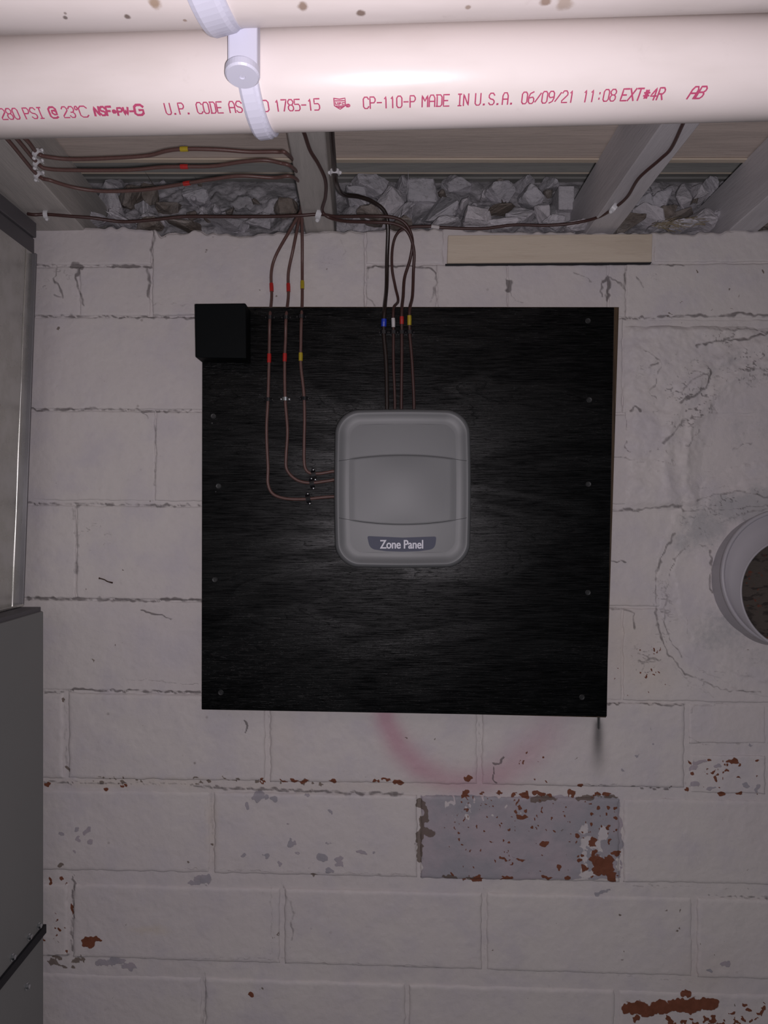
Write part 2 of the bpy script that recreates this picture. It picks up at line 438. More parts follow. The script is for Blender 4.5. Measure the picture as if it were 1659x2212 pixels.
CLAY = ([(1372,2176,26,13),(1400,2184,24,11),(1430,2176,28,14),(1462,2170,26,14),(1495,2170,24,16),(1530,2168,24,13),(1480,2148,12,6),(1352,2180,8,10),(1375,2200,9,8),
   (1300,1872,22,17,1.1),(1286,1856,14,9),(1318,1890,12,13),(1331,1843,12,6),(1258,1873,7,9),(1282,1840,7,9),(1312,1858,14,8),(1278,1815,6,10),(1205,1872,4,8),
   (1010,1682,7,7),(1173,1824,8,5),(1178,1818,7,4),(1125,1763,14,7),(1090,1853,12,3),(1125,1853,12,2.5),(1007,1748,6,4),(1124,1740,5,6),(1290,1745,5,5),(1313,1786,5,5),(1255,1698,8,5),
   (101,1693,9,4),(264,1695,8,4),(230,1702,6,5),(194,2033,13,12),(208,2026,14,6),(546,2147,6,6),(131,2006,6,4),(155,1962,3,12),(106,1901,4,7),
   (1580,1644,12,5),(1558,1716,9,5),(1549,1678,4,8),(1490,1648,5,5),(1498,1672,5,3),(1485,1706,5,5),(1535,1640,6,4),(1632,1641,6,3),(1600,1712,8,4)]
   + specks(1440,2195,1560,2225,45,2.2,5,.95,1.2,5) + specks(1560,2165,1650,2210,26,2,4.5,.95,1,6)
   + specks(965,1722,1335,1800,80,1.6,3.6,.85,.8,7) + specks(965,1800,1240,1890,30,1.5,3,.8,1,8) + specks(1240,1760,1340,1895,26,2,5,.9,1,9)
   + specks(1492,1640,1648,1712,20,1.6,3.2,.8,1,10) + specks(1120,1600,1180,1690,10,1.8,3,.8,1,11) + specks(95,1880,165,2060,14,1.6,3.2,.75,1,12)
   + specks(560,1683,930,1692,9,3,5,.85,2.2,13) + specks(380,1420,1400,1440,0,1,1) + specks(1380,1390,1440,1480,14,1.6,2.8,.8,1,14)
   + specks(1000,1712,1330,1722,16,3,5,.85,2.0,15) + specks(960,1888,1240,1898,9,3,5,.85,2.6,16) + specks(1310,1390,1420,1500,6,1.6,2.4,.7,1,17))
OLIVE = ([(911,1733,10,12),(912,1775,8,18),(908,1810,8,16),(906,1835,8,16),(925,1797,20,11,.8),(903,1857,6,7),(920,1755,5,22),
   (970,1893,17,4),(1020,1893,14,4),(136,1511,4,5,.9),(145,1661,5,6,.8),(133,1868,7,5,.9),(122,2068,14,4,.8),(680,1890,7,6,.85),(152,1665,4,4,.8),
   (1180,1722,30,6,.8),(1270,1722,26,5,.9),(1315,1723,20,4,.9),(1160,1726,20,8,.7),(432,1694,9,3,.7),(457,1826,4,4,.8),(156,2093,5,4,.7),(325,2007,5,3,.55)]
   + specks(190,1678,320,1690,22,1.5,4,.7,1,21) + specks(400,1680,560,1694,12,2,4,.7,1.3,22) + specks(600,1685,700,1698,8,3,5,.7,1,23)
   + specks(100,2064,180,2090,14,2,5,.7,1.8,24) + specks(1330,1950,1560,2080,10,1.8,3,.7,1,25) + specks(200,1380,1650,2180,50,1.3,2.4,.7,1,26)
   + specks(560,2010,640,2050,8,1.4,2.2,.7,1,27) + specks(80,700,430,1280,8,1.4,2.4,.7,1,28) + specks(1340,560,1659,700,12,1.6,3,.55,1.6,29) + specks(330,510,780,650,14,1.6,3,.5,1.3,30))
UNDER = ([(578,1703+20,8,8,.8),(628,1822,9,8,.9),(697,1850,12,9),(730,1857,9,6),(737,1868,10,7),(712,1880,12,6),(575,1848,9,5,.9),(558,1720,12,9,.8),(594,1724,6,6,.9),
   (525,1844,7,5,.8),(608,1864,6,5,.8),(780,1841,10,5,.8),(536,1738,5,7,.8),(663,1717,7,5,.7),(714,1751,6,4,.8),(220,2082,16,8,.85),(250,2076,22,9,.85),(280,2088,20,7,.8),
   (1500,1658,10,8,.9),(1550,1652,9,5,.8),(1502,1695,9,7,.8),(1535,1700,8,5,.8),(1610,1695,8,5,.8),(1635,1698,6,9,.8),(1512,1645,18,5,.8),(1566,2077,10,6,.9),(1532,2095,8,6,.8),
   (440,1898,20,9,.95),(425,1908,22,5,.9),(1305,1922,12,4,.9),(1295,1932,16,4,.8)]
   + specks(590,1780,960,1890,7,3,5,.6,1.2,31) + specks(1340,1560,1659,1700,6,3,5,.6,1,32) + specks(100,1780,200,1850,6,4,7,.7,1,33))

def layers(x, y):
    """x, y: pixel coordinates on the wall face -> two rgba layer arrays"""
    clay = blob_field(x, y, CLAY); olive = blob_field(x, y, OLIVE); under = blob_field(x, y, UNDER)
    # the peeled block
    wob = (fbm(x/22, y/22, 41)-.5)*16
    inx = np.minimum(x-908+wob, 1344-x+wob*1.2); iny = np.minimum(y-1718+wob*.8-(x-900)*.004, 1898-y+wob*.5)
    ins = np.minimum(inx, iny)
    pb = sst(-3, 5, ins)
    keep = blob_field(x, y, [(1275,1835,26,30,.9),(1268,1880,22,16,.9),(1300,1800,14,22,.8),(975,1735,12,5,.7),(1335,1860,8,24,.8),(1262,1790,14,14,.8)]
                      + specks(960,1722,1150,1765,22,3,7,.8,.6,44))
    keep = np.maximum(keep, 0)*sst(.3, .55, fbm(x/14, y/14, 45))
    under = np.maximum(under, pb*(1-keep))
    crack = np.zeros_like(x)
    for p, w, a in CRACKS: crack = np.maximum(crack, line_field(x, y, p, w, a))
    # rough plaster right of board and round vent: crevice shade painted as dark lines
    rough = blob_field(x, y, [(1480,870,60,95,.9),(1590,770,90,55,.95),(1420,980,60,50,.5),(1560,1010,70,30,.5),(1600,1085,110,40,1),(1500,1150,40,60,.6),(1430,1330,26,110,.55),(1540,1470,110,30,.5),
                              (1390,1440,45,60,.6),(1400,600,120,30,.35),(1600,580,100,50,.3),(1400,800,45,60,.45),(120,610,60,60,.5),(200,1170,50,60,.5),(700,540,90,40,.35),(1640,1410,60,30,.4)], .7)
    rn = np.abs(fbm(x/34+3, y/15+1, 56, 4)-.5); rn2 = np.abs(fbm(x/15, y/8, 57, 3)-.5)
    crev_shade = np.maximum(np.exp(-(rn/.026)**2)*sst(.44,.56,fbm(x/45,y/40,58)), .7*np.exp(-(rn2/.032)**2)*sst(.45,.6,fbm(x/28,y/24,59)))
    crack = np.maximum(crack, rough*crev_shade*1.1)
    crack *= (1-.7*pb)
    # sprayed ring below the board
    pts = [(822,1500),(835,1560),(862,1612),(905,1655),(960,1684),(1020,1690),(1085,1668),(1140,1625),(1180,1580),(1205,1520)]
    amp = [1,1,1,.9,.75,.72,.7,.55,.4,.25]; wid = [24,26,28,30,30,34,38,42,42,36]
    pink = np.zeros_like(x)
    for k in range(len(pts)-1):
        d, t = seg_d(x, y, *pts[k], *pts[k+1])
        w = wid[k]*(1-t)+wid[k+1]*t; a = amp[k]*(1-t)+amp[k+1]*t
        pink = np.maximum(pink, a*np.exp(-(d/w)**2))
    pink = pink*(0.8+.4*fbm(x/60, y/60, 47))*sst(1490, 1530, y)
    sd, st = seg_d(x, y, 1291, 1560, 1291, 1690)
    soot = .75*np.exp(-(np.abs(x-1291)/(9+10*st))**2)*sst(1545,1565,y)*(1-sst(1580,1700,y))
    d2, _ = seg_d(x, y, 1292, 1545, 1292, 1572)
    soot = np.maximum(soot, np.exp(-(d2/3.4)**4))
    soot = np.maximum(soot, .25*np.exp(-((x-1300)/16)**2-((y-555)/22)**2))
    cem = blob_field(x, y, [(1520,1140,50,48,.85),(1600,1100,95,34,.9),(1659,1090,50,45,.8),(1560,1360,80,60,.55),(1478,1170,24,40,.6),(1620,1420,60,40,.35),
                            (1640,930,110,90,.35),(1560,790,90,40,.35),(1500,1040,60,40,.3)], .6)
    cem = cem*(0.6+.8*fbm(x/30, y/30, 51))
    warm = blob_field(x, y, [(1350,1400,60,90,.7),(1400,1450,50,60,.6),(325,2007,34,9,.9),(1520,2100,60,50,.5),(300,1690,220,10,.7),(700,1700,400,12,.5),(460,1790,14,70,.6),(610,1600,30,60,.3)], .6)
    A = np.stack([clay, under, np.clip(crack,0,1.6), np.clip(pink,0,1)], -1)
    B = np.stack([np.clip(soot,0,1), olive, np.clip(cem,0,1), warm], -1)
    return A.astype(np.float32), B.astype(np.float32)

def grid_mesh(name, X, Z, Y, mat, parent, lay=True, skirt=None):
    """X, Z, Y: 2-d arrays (world). skirt: back y of closed sides"""
    ny, nx = X.shape
    V = np.stack([X, Y, Z], -1).reshape(-1, 3)
    px = X/1.15*F+829.5; py = 1106-(Z-CAM.z)/1.15*F
    idx = np.arange(ny*nx).reshape(ny, nx)
    Q = np.stack([idx[:-1,:-1], idx[:-1,1:], idx[1:,1:], idx[1:,:-1]], -1).reshape(-1, 4)
    if skirt is not None:
        ring = np.concatenate([idx[0,:], idx[1:,-1], idx[-1,-2::-1], idx[-2:0:-1,0]])
        sv = V[ring].copy(); sv[:,1] = skirt
        b = len(V); V = np.concatenate([V, sv]); n = len(ring)
        k = np.arange(n); k2 = (k+1) % n
        Q = np.concatenate([Q, np.stack([ring[k2], ring[k], b+k, b+k2], -1)])
    me = bpy.data.meshes.new(name)
    me.vertices.add(len(V)); me.vertices.foreach_set('co', V.astype(np.float32).ravel())
    me.loops.add(len(Q)*4); me.loops.foreach_set('vertex_index', Q.astype(np.int32).ravel())
    me.polygons.add(len(Q)); me.polygons.foreach_set('loop_start', np.arange(0, len(Q)*4, 4, dtype=np.int32))
    me.polygons.foreach_set('use_smooth', np.ones(len(Q), dtype=bool))
    me.update(calc_edges=True)
    if lay:
        vx = V[:,0]/1.15*F+829.5; vy = 1106-(V[:,2]-CAM.z)/1.15*F
        A, B = layers(vx.astype(np.float64), vy.astype(np.float64))
        for nm, arr in (('layA', A), ('layB', B)):
            at = me.color_attributes.new(nm, 'FLOAT_COLOR', 'POINT')
            at.data.foreach_set('color', arr.ravel())
    return link(name, me, mat, parent)

def wx(px): return (px-829.5)/F*1.15
def wz(py): return CAM.z+(1106-py)/F*1.15
TOPLINE = [(-700,486),(75,488),(200,491),(300,493),(335,498),(345,508),(420,499),(470,506),(520,508),(600,502),(700,502),(800,499),(880,496),(960,494),(1060,500),(1250,503),(1410,504),(1500,506),(1530,500),(1560,502),(1590,492),(1620,500),(2400,503)]
def topline(x):
    return np.interp(x, [p[0] for p in TOPLINE], [p[1] for p in TOPLINE]) + (vn(x/14, x*0, 61)-.5)*7

# base of the wall: mortar bed seen in the joints, on a solid core
XL, XR = -560.0, 2240.0
res = 3.4
xs = np.arange(XL, XR, res); 
n_rows = int((2260-490)/res)
vv = np.linspace(0, 1, n_rows)
PX, VV = np.meshgrid(xs, vv)
PY = topline(PX)*(1-VV) + 2700*VV
PY = topline(PX) + (2700-topline(PX))*VV
hm = (fbm(PX/40, PY/40, 71)-.5)*0.0022 + (fbm(PX/9, PY/9, 72)-.5)*0.0010
wall = grid_mesh('wall_back', wx(PX), wz(PY), 0.0006 - hm, M['wall'], None, True, skirt=0.05)
tag(wall, kind='structure')
core = MB(); core.box((wx(XL), 0.05, 0.0), (wx(XR), 0.24, wz(515))); core.build('wall_core', M['rubble_mortar'], wall)
low = MB(); low.box((wx(XL), 0.004, 0.0), (wx(XR), 0.05, wz(2700))); low.build('wall_footing', M['rubble_mortar'], wall)

def edge_y(y0, y1):   # course line: y at px 75, y at px 1600
    return lambda x: y0+(y1-y0)*(x-75)/1525.0
COURSES = [  # top line, bottom line (pixels), vertical joints, joint half widths (vertical px), proud m
 (None, edge_y(573,566), edge_y(573,566), [-380,-120, 328, 790, 962], .6),
 (edge_y(577,570), edge_y(681,686), None, [-330,-60,172,325,790,944,1097,1314,1352,1800,2100], .8),
 (edge_y(685,690), edge_y(883,894), None, [-430,10,455,900,1345,1790], .8),
 (edge_y(887,898), edge_y(1080,1092), None, [-550,-110,336,780,1225,1670,2100], .8),
 (edge_y(1091,1106), edge_y(1291,1312), None, [-280,165,610,1050,1490,1930], .8),
 (edge_y(1296,1317), edge_y(1489,1517), None, [-430,10,455,900,1345,1790], .8),
 (edge_y(1494,1522), edge_y(1680,1704), None, [-300,143,578,1036,1483,1930], 5.0),
 (edge_y(1704,1728), edge_y(1878,1910), None, [-430,10,458,905,1342,1790], 4.0),
 (edge_y(1906,1940), edge_y(2064,2112), None, [-300,153,610,1046,1500,1940], 5.0),
 (edge_y(2100,2146), edge_y(2270,2310), None, [-450,-5,440,880,1332,1780], 4.0),
 (edge_y(2300,2345), edge_y(2470,2510), None, [-300,150,605,1045,1495,1940], 5.0),
 (edge_y(2500,2545), edge_y(2670,2690), None, [-450,-5,440,880,1332,1780], 4.0),
]
def block(x0, x1, ft, fb, seed, res_px=2.1, dip=.0004, proud=0.0012, rad=5.0, jit=1.0):
    cy = (ft((x0+x1)/2)+fb((x0+x1)/2))/2
    hidden = (x0 > 437 and x1 < 1310 and cy > 690 and cy < 1500) or x1 < -20 or x0 > 1690 or cy > 2300
    if hidden: res_px = 12
    nx = max(6, int((x1-x0)/res_px)); h_ = fb((x0+x1)/2)-ft((x0+x1)/2); ny = max(5, int(h_/res_px))
    u, v = np.meshgrid(np.linspace(0,1,nx), np.linspace(0,1,ny))
    x = x0+(x1-x0)*u; yt = ft(x); yb = fb(x); y = yt+(yb-yt)*v
    # ragged outline
    ex = (fbm(y/18+seed, x*0+seed, 81, 3)-.5)*5*jit; ey = (fbm(x/22+seed, y*0+seed*3, 82, 3)-.5)*4*jit
    x = x + ex*(2*u-1)**6; y = y + ey*(2*v-1)**6
    d = np.minimum(np.minimum(u*(x1-x0), (1-u)*(x1-x0)), np.minimum(v*h_, (1-v)*h_))
    rnd = 1-np.sqrt(np.clip(1-(1-np.clip(d/rad, 0, 1))**2, 0, 1))
    rs = random.Random(seed)
    tilt = (u-.5)*rs.uniform(-.0016,.0016)+(v-.5)*rs.uniform(-.001,.0022)
    h = proud + tilt + rs.uniform(-.0006,.0006) - rnd*(proud+dip) + (fbm(x/46+seed, y/46, 83)-.5)*.0018 + (fbm(x/11, y/11, 84, 3)-.5)*.0007
    # pits along damage
    o = grid_mesh('block', wx(x), wz(y), -h, M['wall'], wall, True, skirt=0.012)
    return o
sd = 1
for ci, (ft, fb, _, xj, gap) in enumerate(COURSES):
    if ft is None:
        ft = lambda x: topline(np.asarray(x, dtype=float))+1.5
        spans = [(-380,-120),(-120,328)]
        for a, b in spans: block(a+gap, b-gap, ft, fb, sd); sd += 1
        # tall parged pieces beside it, and the ones over the course right of the board
        block(330, 789, ft, edge_y(681,686), sd, proud=.003); sd += 1
        block(791, 958, ft, edge_y(573,568), sd); sd += 1
        block(1413, 1800, ft, edge_y(571,566), sd); sd += 1
        block(1803, 2240, ft, edge_y(571,566), sd); sd += 1
        continue
    js = xj if ci == 1 else [XL]+[j for j in xj if j > XL+10]+[XR]
    if ci == 1: js = [XL]+xj+[XR]
    for a, b in zip(js[:-1], js[1:]):
        if ci == 1 and a == 325: continue
        if b-a < 12: continue
        if ci == 6 and a == 1483:     # two half-height tiles at the right
            block(a+gap, 1654, ft, edge_y(1598,1606), sd, rad=5); sd += 1
            block(a+gap+4, 1652, edge_y(1620,1632), edge_y(1692,1714), sd, rad=5); sd += 1
            block(1660, b-gap, ft, fb, sd); sd += 1
            continue
        block(a+gap, b-gap, ft, fb, sd, proud=.0010 if gap < 3 else .0026, rad=4 if gap < 3 else 9, dip=.0004 if gap < 3 else .001); sd += 1

# lumpy plaster patch: right of the board and as a collar around the vent pipe
px_, py_ = np.meshgrid(np.arange(1336, 1850, 2.4), np.arange(696, 1530, 2.4))
r = np.hypot(px_-1672, py_-1249)
wob = (fbm(px_/30, py_/30, 91)-.5)*26
ring = sst(262, 250, r+wob)*.0032 + sst(222, 214, r+wob)*.0018 + sst(200, 135, r)*.004
up = sst(1336, 1372, px_+wob)*sst(702, 716, py_+wob*.6)*sst(1105, 1080, py_+wob*.5)
diag = (px_-1340)*0.55+(py_-700)
lump = fbm(px_/55, py_/55, 92)*.006 + fbm(px_/17, py_/17, 93)*.0032 + fbm(px_/7, py_/6, 95, 3)*.0012
arc = np.hypot(px_-1700, py_-1010)
ridge = np.exp(-((arc-270+wob*.8)/16)**2)*.0045 + np.exp(-((arc-225+wob)/11)**2)*.003
flat = sst(215, 180, arc)
hh = up*(lump*(1-.75*flat)+ridge*sst(1400,1450,px_)+.0006)
hh = np.maximum(hh, ring + (fbm(px_/14, py_/14, 94)-.5)*.0016*(ring > .0005))
edgef = np.minimum(sst(1336,1350,px_), np.minimum(sst(696,706,py_), sst(1530,1518,py_)))
Yp = -0.0018 - (hh-.0022)*edgef + (1-edgef)*.008
grid_mesh('plaster_patch', wx(px_), wz(py_), Yp, M['wall'], wall, True, skirt=0.014)

# ------------------------------------------------------------------ floor
fl = MB(); fl.box((-1.7, -2.2, -0.05), (1.1, 0.24, 0.0)); tag(fl.build('floor', M['floor']), kind='structure')

# ------------------------------------------------------------------ joists, ceiling boards, sill
VPX, VPY = 790.0, 1190.0                               # where the joists run to
JD = Vector(((VPX-829.5)/F, 1.0, (1106-VPY)/F))        # joist direction, towards the wall
JZ = U(700, 498, 1.15)                                 # a point of the joists' underside at the wall
jn = Vector((1,0,0)).cross(JD).normalized()            # plane normal (up)
if jn.z < 0: jn = -jn
def under_joist(px, py, off=0.0):
    ray = U(px, py, 1.0)-CAM
    p0 = JZ - jn*off
    t = (p0-CAM).dot(jn)/ray.dot(jn)
    return CAM+ray*t
JH = 0.082
def joist(pxl, pxr, mat, label, near=-1.45, far=0.19):
    x0 = wx(pxl); x1 = wx(pxr); z = wz(498)
    m = MB(); N = 14
    o = empty('joist', Vector(((x0+x1)/2, 0.0, z)), label, 'joist', 'ceiling joists on the wall')
    ys = [near+(far-near)*k/N for k in range(N+1)]
    q = random.Random(int(pxl))
    rows = []
    for y in ys:
        c = JD*y; w = [q.uniform(-.0008,.0008) for _ in range(3)]
        rows.append([Vector((x0+c.x+w[0], y, z+c.z+w[1])), Vector((x1+c.x+w[0], y, z+c.z+w[2])), Vector((x1+c.x, y, z+c.z+JH)), Vector((x0+c.x, y, z+c.z+JH))])
    vs = [v for r_ in rows for v in r_]; fs = []
    for i in range(N):
        for k in range(4):
            fs.append((i*4+k, i*4+(k+1) % 4, (i+1)*4+(k+1) % 4, (i+1)*4+k))
    fs += [(3,2,1,0), (N*4, N*4+1, N*4+2, N*4+3)]
    m.add(vs, fs)
    m.build('beam', mat, o, bevel=0.0015, seg=1)
    return o
j1 = joist(70, 182, M['joist'], 'doubled grey joist at the left, next to the sheet metal duct')
j2 = joist(659, 722, M['joist'], 'grey ceiling joist above the board with cables clipped to its underside')
j3 = joist(1270, 1332, M['joist_pale'], 'ceiling joist right of the board with one brown cable along it')
j4 = joist(1575, 1640, M['joist_pale'], 'ceiling joist cut off by the right edge of the photo')

top_z = wz(498)+JH
ceil = empty('ceiling', Vector((0, 0, top_z))); tag(ceil, kind='structure')
ray = U(800, 346, 1.0)-CAM
tq = (Vector((0, 0, top_z))-CAM).dot(jn)/ray.dot(jn)
YE = CAM.y+tq                                             # where the boards stop short of the wall
edges = [YE, YE-.13, -0.33, -0.48, -0.63, -0.78, -0.93, -1.09, -1.25, -1.45]
for k in range(len(edges)-1):
    yb, ya = edges[k], edges[k+1]+0.0015
    za = top_z+.0006+JD.z*ya; zb = top_z+.0006+JD.z*yb
    m = MB(); q = .0005*(k % 2)
    m.hexa([(-1.3,ya,za+q),(1.3,ya,za+q),(1.3,ya,za+.02),(-1.3,ya,za+.02),(-1.3,yb,zb+q),(1.3,yb,zb+q),(1.3,yb,zb+.02),(-1.3,yb,zb+.02)])
    m.build('plank', M['plank'], ceil, bevel=.0012, seg=1)
def sill(name, y0, y1, z0, z1, mat):
    m = MB(); m.box((-1.0, y0, z0), (1.0, y1, z1)); return tag(m.build(name, mat, bevel=.0008, seg=1), kind='structure')
zu = U(800, 330, 1.33).z
sill('trim_1', 0.171, 0.24, U(800, 372, 1.321).z, zu, M['sill'])
sill('trim_2', 0.186, 0.24, U(800, 386, 1.336).z, U(800, 372, 1.321).z-.0004, M['sill'])
sill('trim_3', 0.1685, 0.1705, U(800, 375, 1.3185).z, U(800, 371.5, 1.3185).z, M['cream_wood'])  # added pale strip: lit lower board edge put into its colour
ze = top_z+JD.z*YE
sill('trim_4', YE-.0075, YE+.004, ze-.0024, ze+.0002, M['cream_wood'])  # added pale batten: light caught on the plank ends put into its colour
sill('trim_5', YE-.02, 0.24, zu+.0005, zu+.02, M['sill'])
z3 = U(800, 386, 1.336).z; d3 = 1.345
# ------------------------------------------------------------------ rubble between wall top and sill
A0 = (0.0, wz(500)); A1 = (CAM.y+d3+.01, z3+.004)
nx, ny = 560, 70
uu, v_ = np.meshgrid(np.linspace(0,1,nx), np.linspace(0,1,ny))
RX = -0.95+uu*1.9
prof_y = 0.022+(A1[0]-0.022)*v_**.8; prof_z = A0[1]-.012+(A1[1]-A0[1]+.012)*v_
nz = (fbm(RX*26, v_*4, 101, 5)-.5)*.07
RY = prof_y+nz*np.sin(v_*math.pi)**.5
RZ = prof_z+(fbm(RX*34, v_*6, 102, 5)-.5)*.03*np.sin(v_*math.pi)
grid_mesh('mortar_bed', RX, RZ, RY, M['rubble_mortar'], wall, False)
def rock(cx, cy, w, h, mat, dep=.05, seed=0, flat=1.0, rot=None):
    """stone centred at pixel cx, cy on the rubble slope; w, h in pixels"""
    tt = min(1.0, max(0.0, (497-cy)/111.0))
    y = 0.0+(A1[0])*tt**.8+.005
    d = y-CAM.y
    c = U(cx, cy, d)
    q = random.Random(seed)
    import bmesh
    bm = bmesh.new()
    for _ in range(q.randint(10, 15)):
        v = Vector((q.gauss(0,1), q.gauss(0,1), q.gauss(0,1))).normalized()
        v = Vector((math.copysign(abs(v.x)**.75, v.x), math.copysign(abs(v.y)**.75, v.y), math.copysign(abs(v.z)**.75, v.z)))
        bm.verts.new((v.x*w*.5/F*d, v.y*dep*.5, v.z*h*.5/F*d))
    res_ = bmesh.ops.convex_hull(bm, input=bm.verts)
    bmesh.ops.delete(bm, geom=[g for g in res_['geom_interior'] if isinstance(g, bmesh.types.BMVert)], context='VERTS')
    rz = q.uniform(-.5,.5) if rot is None else rot
    bmesh.ops.rotate(bm, verts=bm.verts, cent=(0,0,0), matrix=Matrix.Rotation(rz, 3, 'Y'))
    bmesh.ops.bevel(bm, geom=list(bm.edges), offset=.0014, segments=1, affect='EDGES')
    if w > 36:
        bmesh.ops.subdivide_edges(bm, edges=[e_ for e_ in bm.edges if e_.calc_length() > .006], cuts=2, use_grid_fill=True)
        for v in bm.verts: v.co += Vector((q.uniform(-1,1), q.uniform(-1,1), q.uniform(-1,1)))*.0009
    bmesh.ops.translate(bm, verts=bm.verts, vec=c)
    me = bpy.data.meshes.new('stone'); bm.to_mesh(me); bm.free()
    return link('stone', me, mat, wall)
RB, SP, SB = M['rubble'], M['stone_pale'], M['stone_brown']
ROCKS = [
 (232,445,60,95,SP,-.2),(255,410,70,40,RB,.1),(285,430,40,70,SB,.5),(305,455,55,35,RB,.3),(330,425,40,50,SB,-.4),(365,445,44,46,SB,.2),
 (425,425,60,40,RB,.1),(620,455,50,40,SB,.3),(495,475,90,30,RB,.1),(560,480,70,25,RB,-.1),(400,485,70,24,SB,.1),(265,480,60,26,RB,.2),(320,486,60,22,SB,-.1),
 (772,440,60,75,RB,-.5),(800,410,80,45,RB,.1),(842,445,55,75,SP,.35),(880,465,60,40,RB,.1),(800,470,60,30,SB,.2),(910,420,80,65,RB,.1),(945,450,90,65,RB,-.35),(880,410,50,45,RB,0),
 (990,405,70,40,RB,.2),(1000,450,22,28,SP,.2),(1030,480,75,42,SP,.25),(1085,458,62,26,SB,-.1),(1080,420,60,45,RB,.3),(1120,470,60,40,RB,-.3),(1175,465,55,34,SP,.95),(1150,430,60,50,RB,.2),(1120,405,60,30,RB,0),
 (1195,480,50,30,RB,.1),(1240,490,52,24,SP,0),(1180,410,50,35,RB,.2),(960,485,70,22,RB,0),(1090,488,70,20,RB,.1),(860,490,60,20,SB,0),
 (1385,440,60,50,RB,.3),(1400,470,70,35,SP,.4),(1360,480,70,36,SB,-.5),(1425,430,50,70,RB,.1),(1480,430,56,58,SP,-.5),(1500,425,40,50,SP,.2),(1440,465,60,30,SB,-.1),(1470,470,70,24,SB,0),
 (1520,415,40,40,RB,.1),(1545,420,60,50,RB,.2),(1515,480,50,44,SP,.3),(1550,475,60,40,RB,-.3),(1420,490,50,16,RB,0),(1475,492,70,14,RB,0),(1580,450,60,50,RB,.1),(1645,488,44,26,SB,.2),(1400,412,60,30,RB,0),(1340,460,40,40,RB,0),
 (130,480,50,20,SB,0),(215,480,36,26,RB,0),(700,480,40,20,RB,0),(1700,450,80,60,RB,0),(1770,470,80,50,SP,.2),(1760,420,80,50,RB,0),(1850,450,90,70,RB,.2),
]
for i, (cx, cy, w, h, mt, rt) in enumerate(ROCKS):
    rock(cx, cy, w*1.12, h*1.12, mt, .05+.02*(i % 3), 300+i, rot=rt)
q = random.Random(55)
for i in range(55):                                    # small fragments in the gaps
    cx = q.choice([q.uniform(205,650), q.uniform(745,1250), q.uniform(1335,1560)]); cy = q.uniform(396,488)
    s_ = q.uniform(8,20); rock(cx, cy, s_*1.4, s_, q.choice([RB,RB,SP,SB]), .03, 700+i)
# squared pale timber end standing in the rubble
m = MB(); a, b = U(1207, 452, 1.235), U(1241, 401, 1.235); m.box((a.x, a.y, a.z), (b.x, b.y+.05, b.z)); m.build('timber_stub', M['stone_pale'], wall, bevel=.0012, seg=1)
m = MB(); a, b = U(1200, 480, 1.25), U(1250, 452, 1.25); m.box((a.x, a.y, a.z), (b.x, b.y+.04, b.z)); m.build('timber_stub', M['rubble_mortar'], wall, bevel=.0012, seg=1)
# straw caught in the gap
m = MB(); q = random.Random(9)
for i in range(46):
    x = q.uniform(1405,1500); y = q.uniform(482,494)-8*math.exp(-((x-1470)/30)**2); L = q.uniform(18,48); a = q.uniform(-.35,.3)
    p0 = U(x, y, 1.158+q.uniform(-.02,.01)); p1 = U(x+L*math.cos(a)*.5, y-L*math.sin(a)*.5-q.uniform(0,6), 1.15); p2 = U(x+L*math.cos(a), y-L*math.sin(a)+q.uniform(-3,3), 1.155+q.uniform(-.02,.01))
    m.tube(spline([p0,p1,p2], 3), .0005, 4)
tag(m.build('straw', M['straw'], None), 'thin tuft of dry straw lying on the wall top right of the joist', 'straw', kind='stuff')

# cream filler board let into the top course
fp = lambda pts, d0, d1: [U(*p, d0) for p in pts]+[U(829.5+(p[0]-829.5)*d0/d1, 1106+(p[1]-1106)*d0/d1, d1) for p in pts]
m = MB(); m.hexa(fp([(966,568),(1408,565),(1410,505),(968,508)][::1], 1.1435, 1.165))
m.build('filler_board', M['cream_wood'], None, bevel=.0012, seg=2)
tag(bpy.data.objects['filler_board'], 'narrow cream wooden board set into the top course, above the right half of the plywood', 'board')
m = MB(); m.hexa(fp([(962,574),(1405,571),(1408,566),(962,570)], 1.1475, 1.16)); m.build('joint_gap', M['gasket'], wall)
m = MB(); a = U(214, 1249, 1.146); b = U(243, 1259, 1.146); m.tube(spline([a, U(225,1252,1.145), U(232,1256,1.146), b], 4), [.0016,.001,.001,.001,.001,.001,.001,.001,.001,.001,.0012,.0013,.0015], 6)
tag(m.build('wood_splinter', M['splinter'], None), 'short dark splinter stuck on the white wall left of the board', 'splinter')

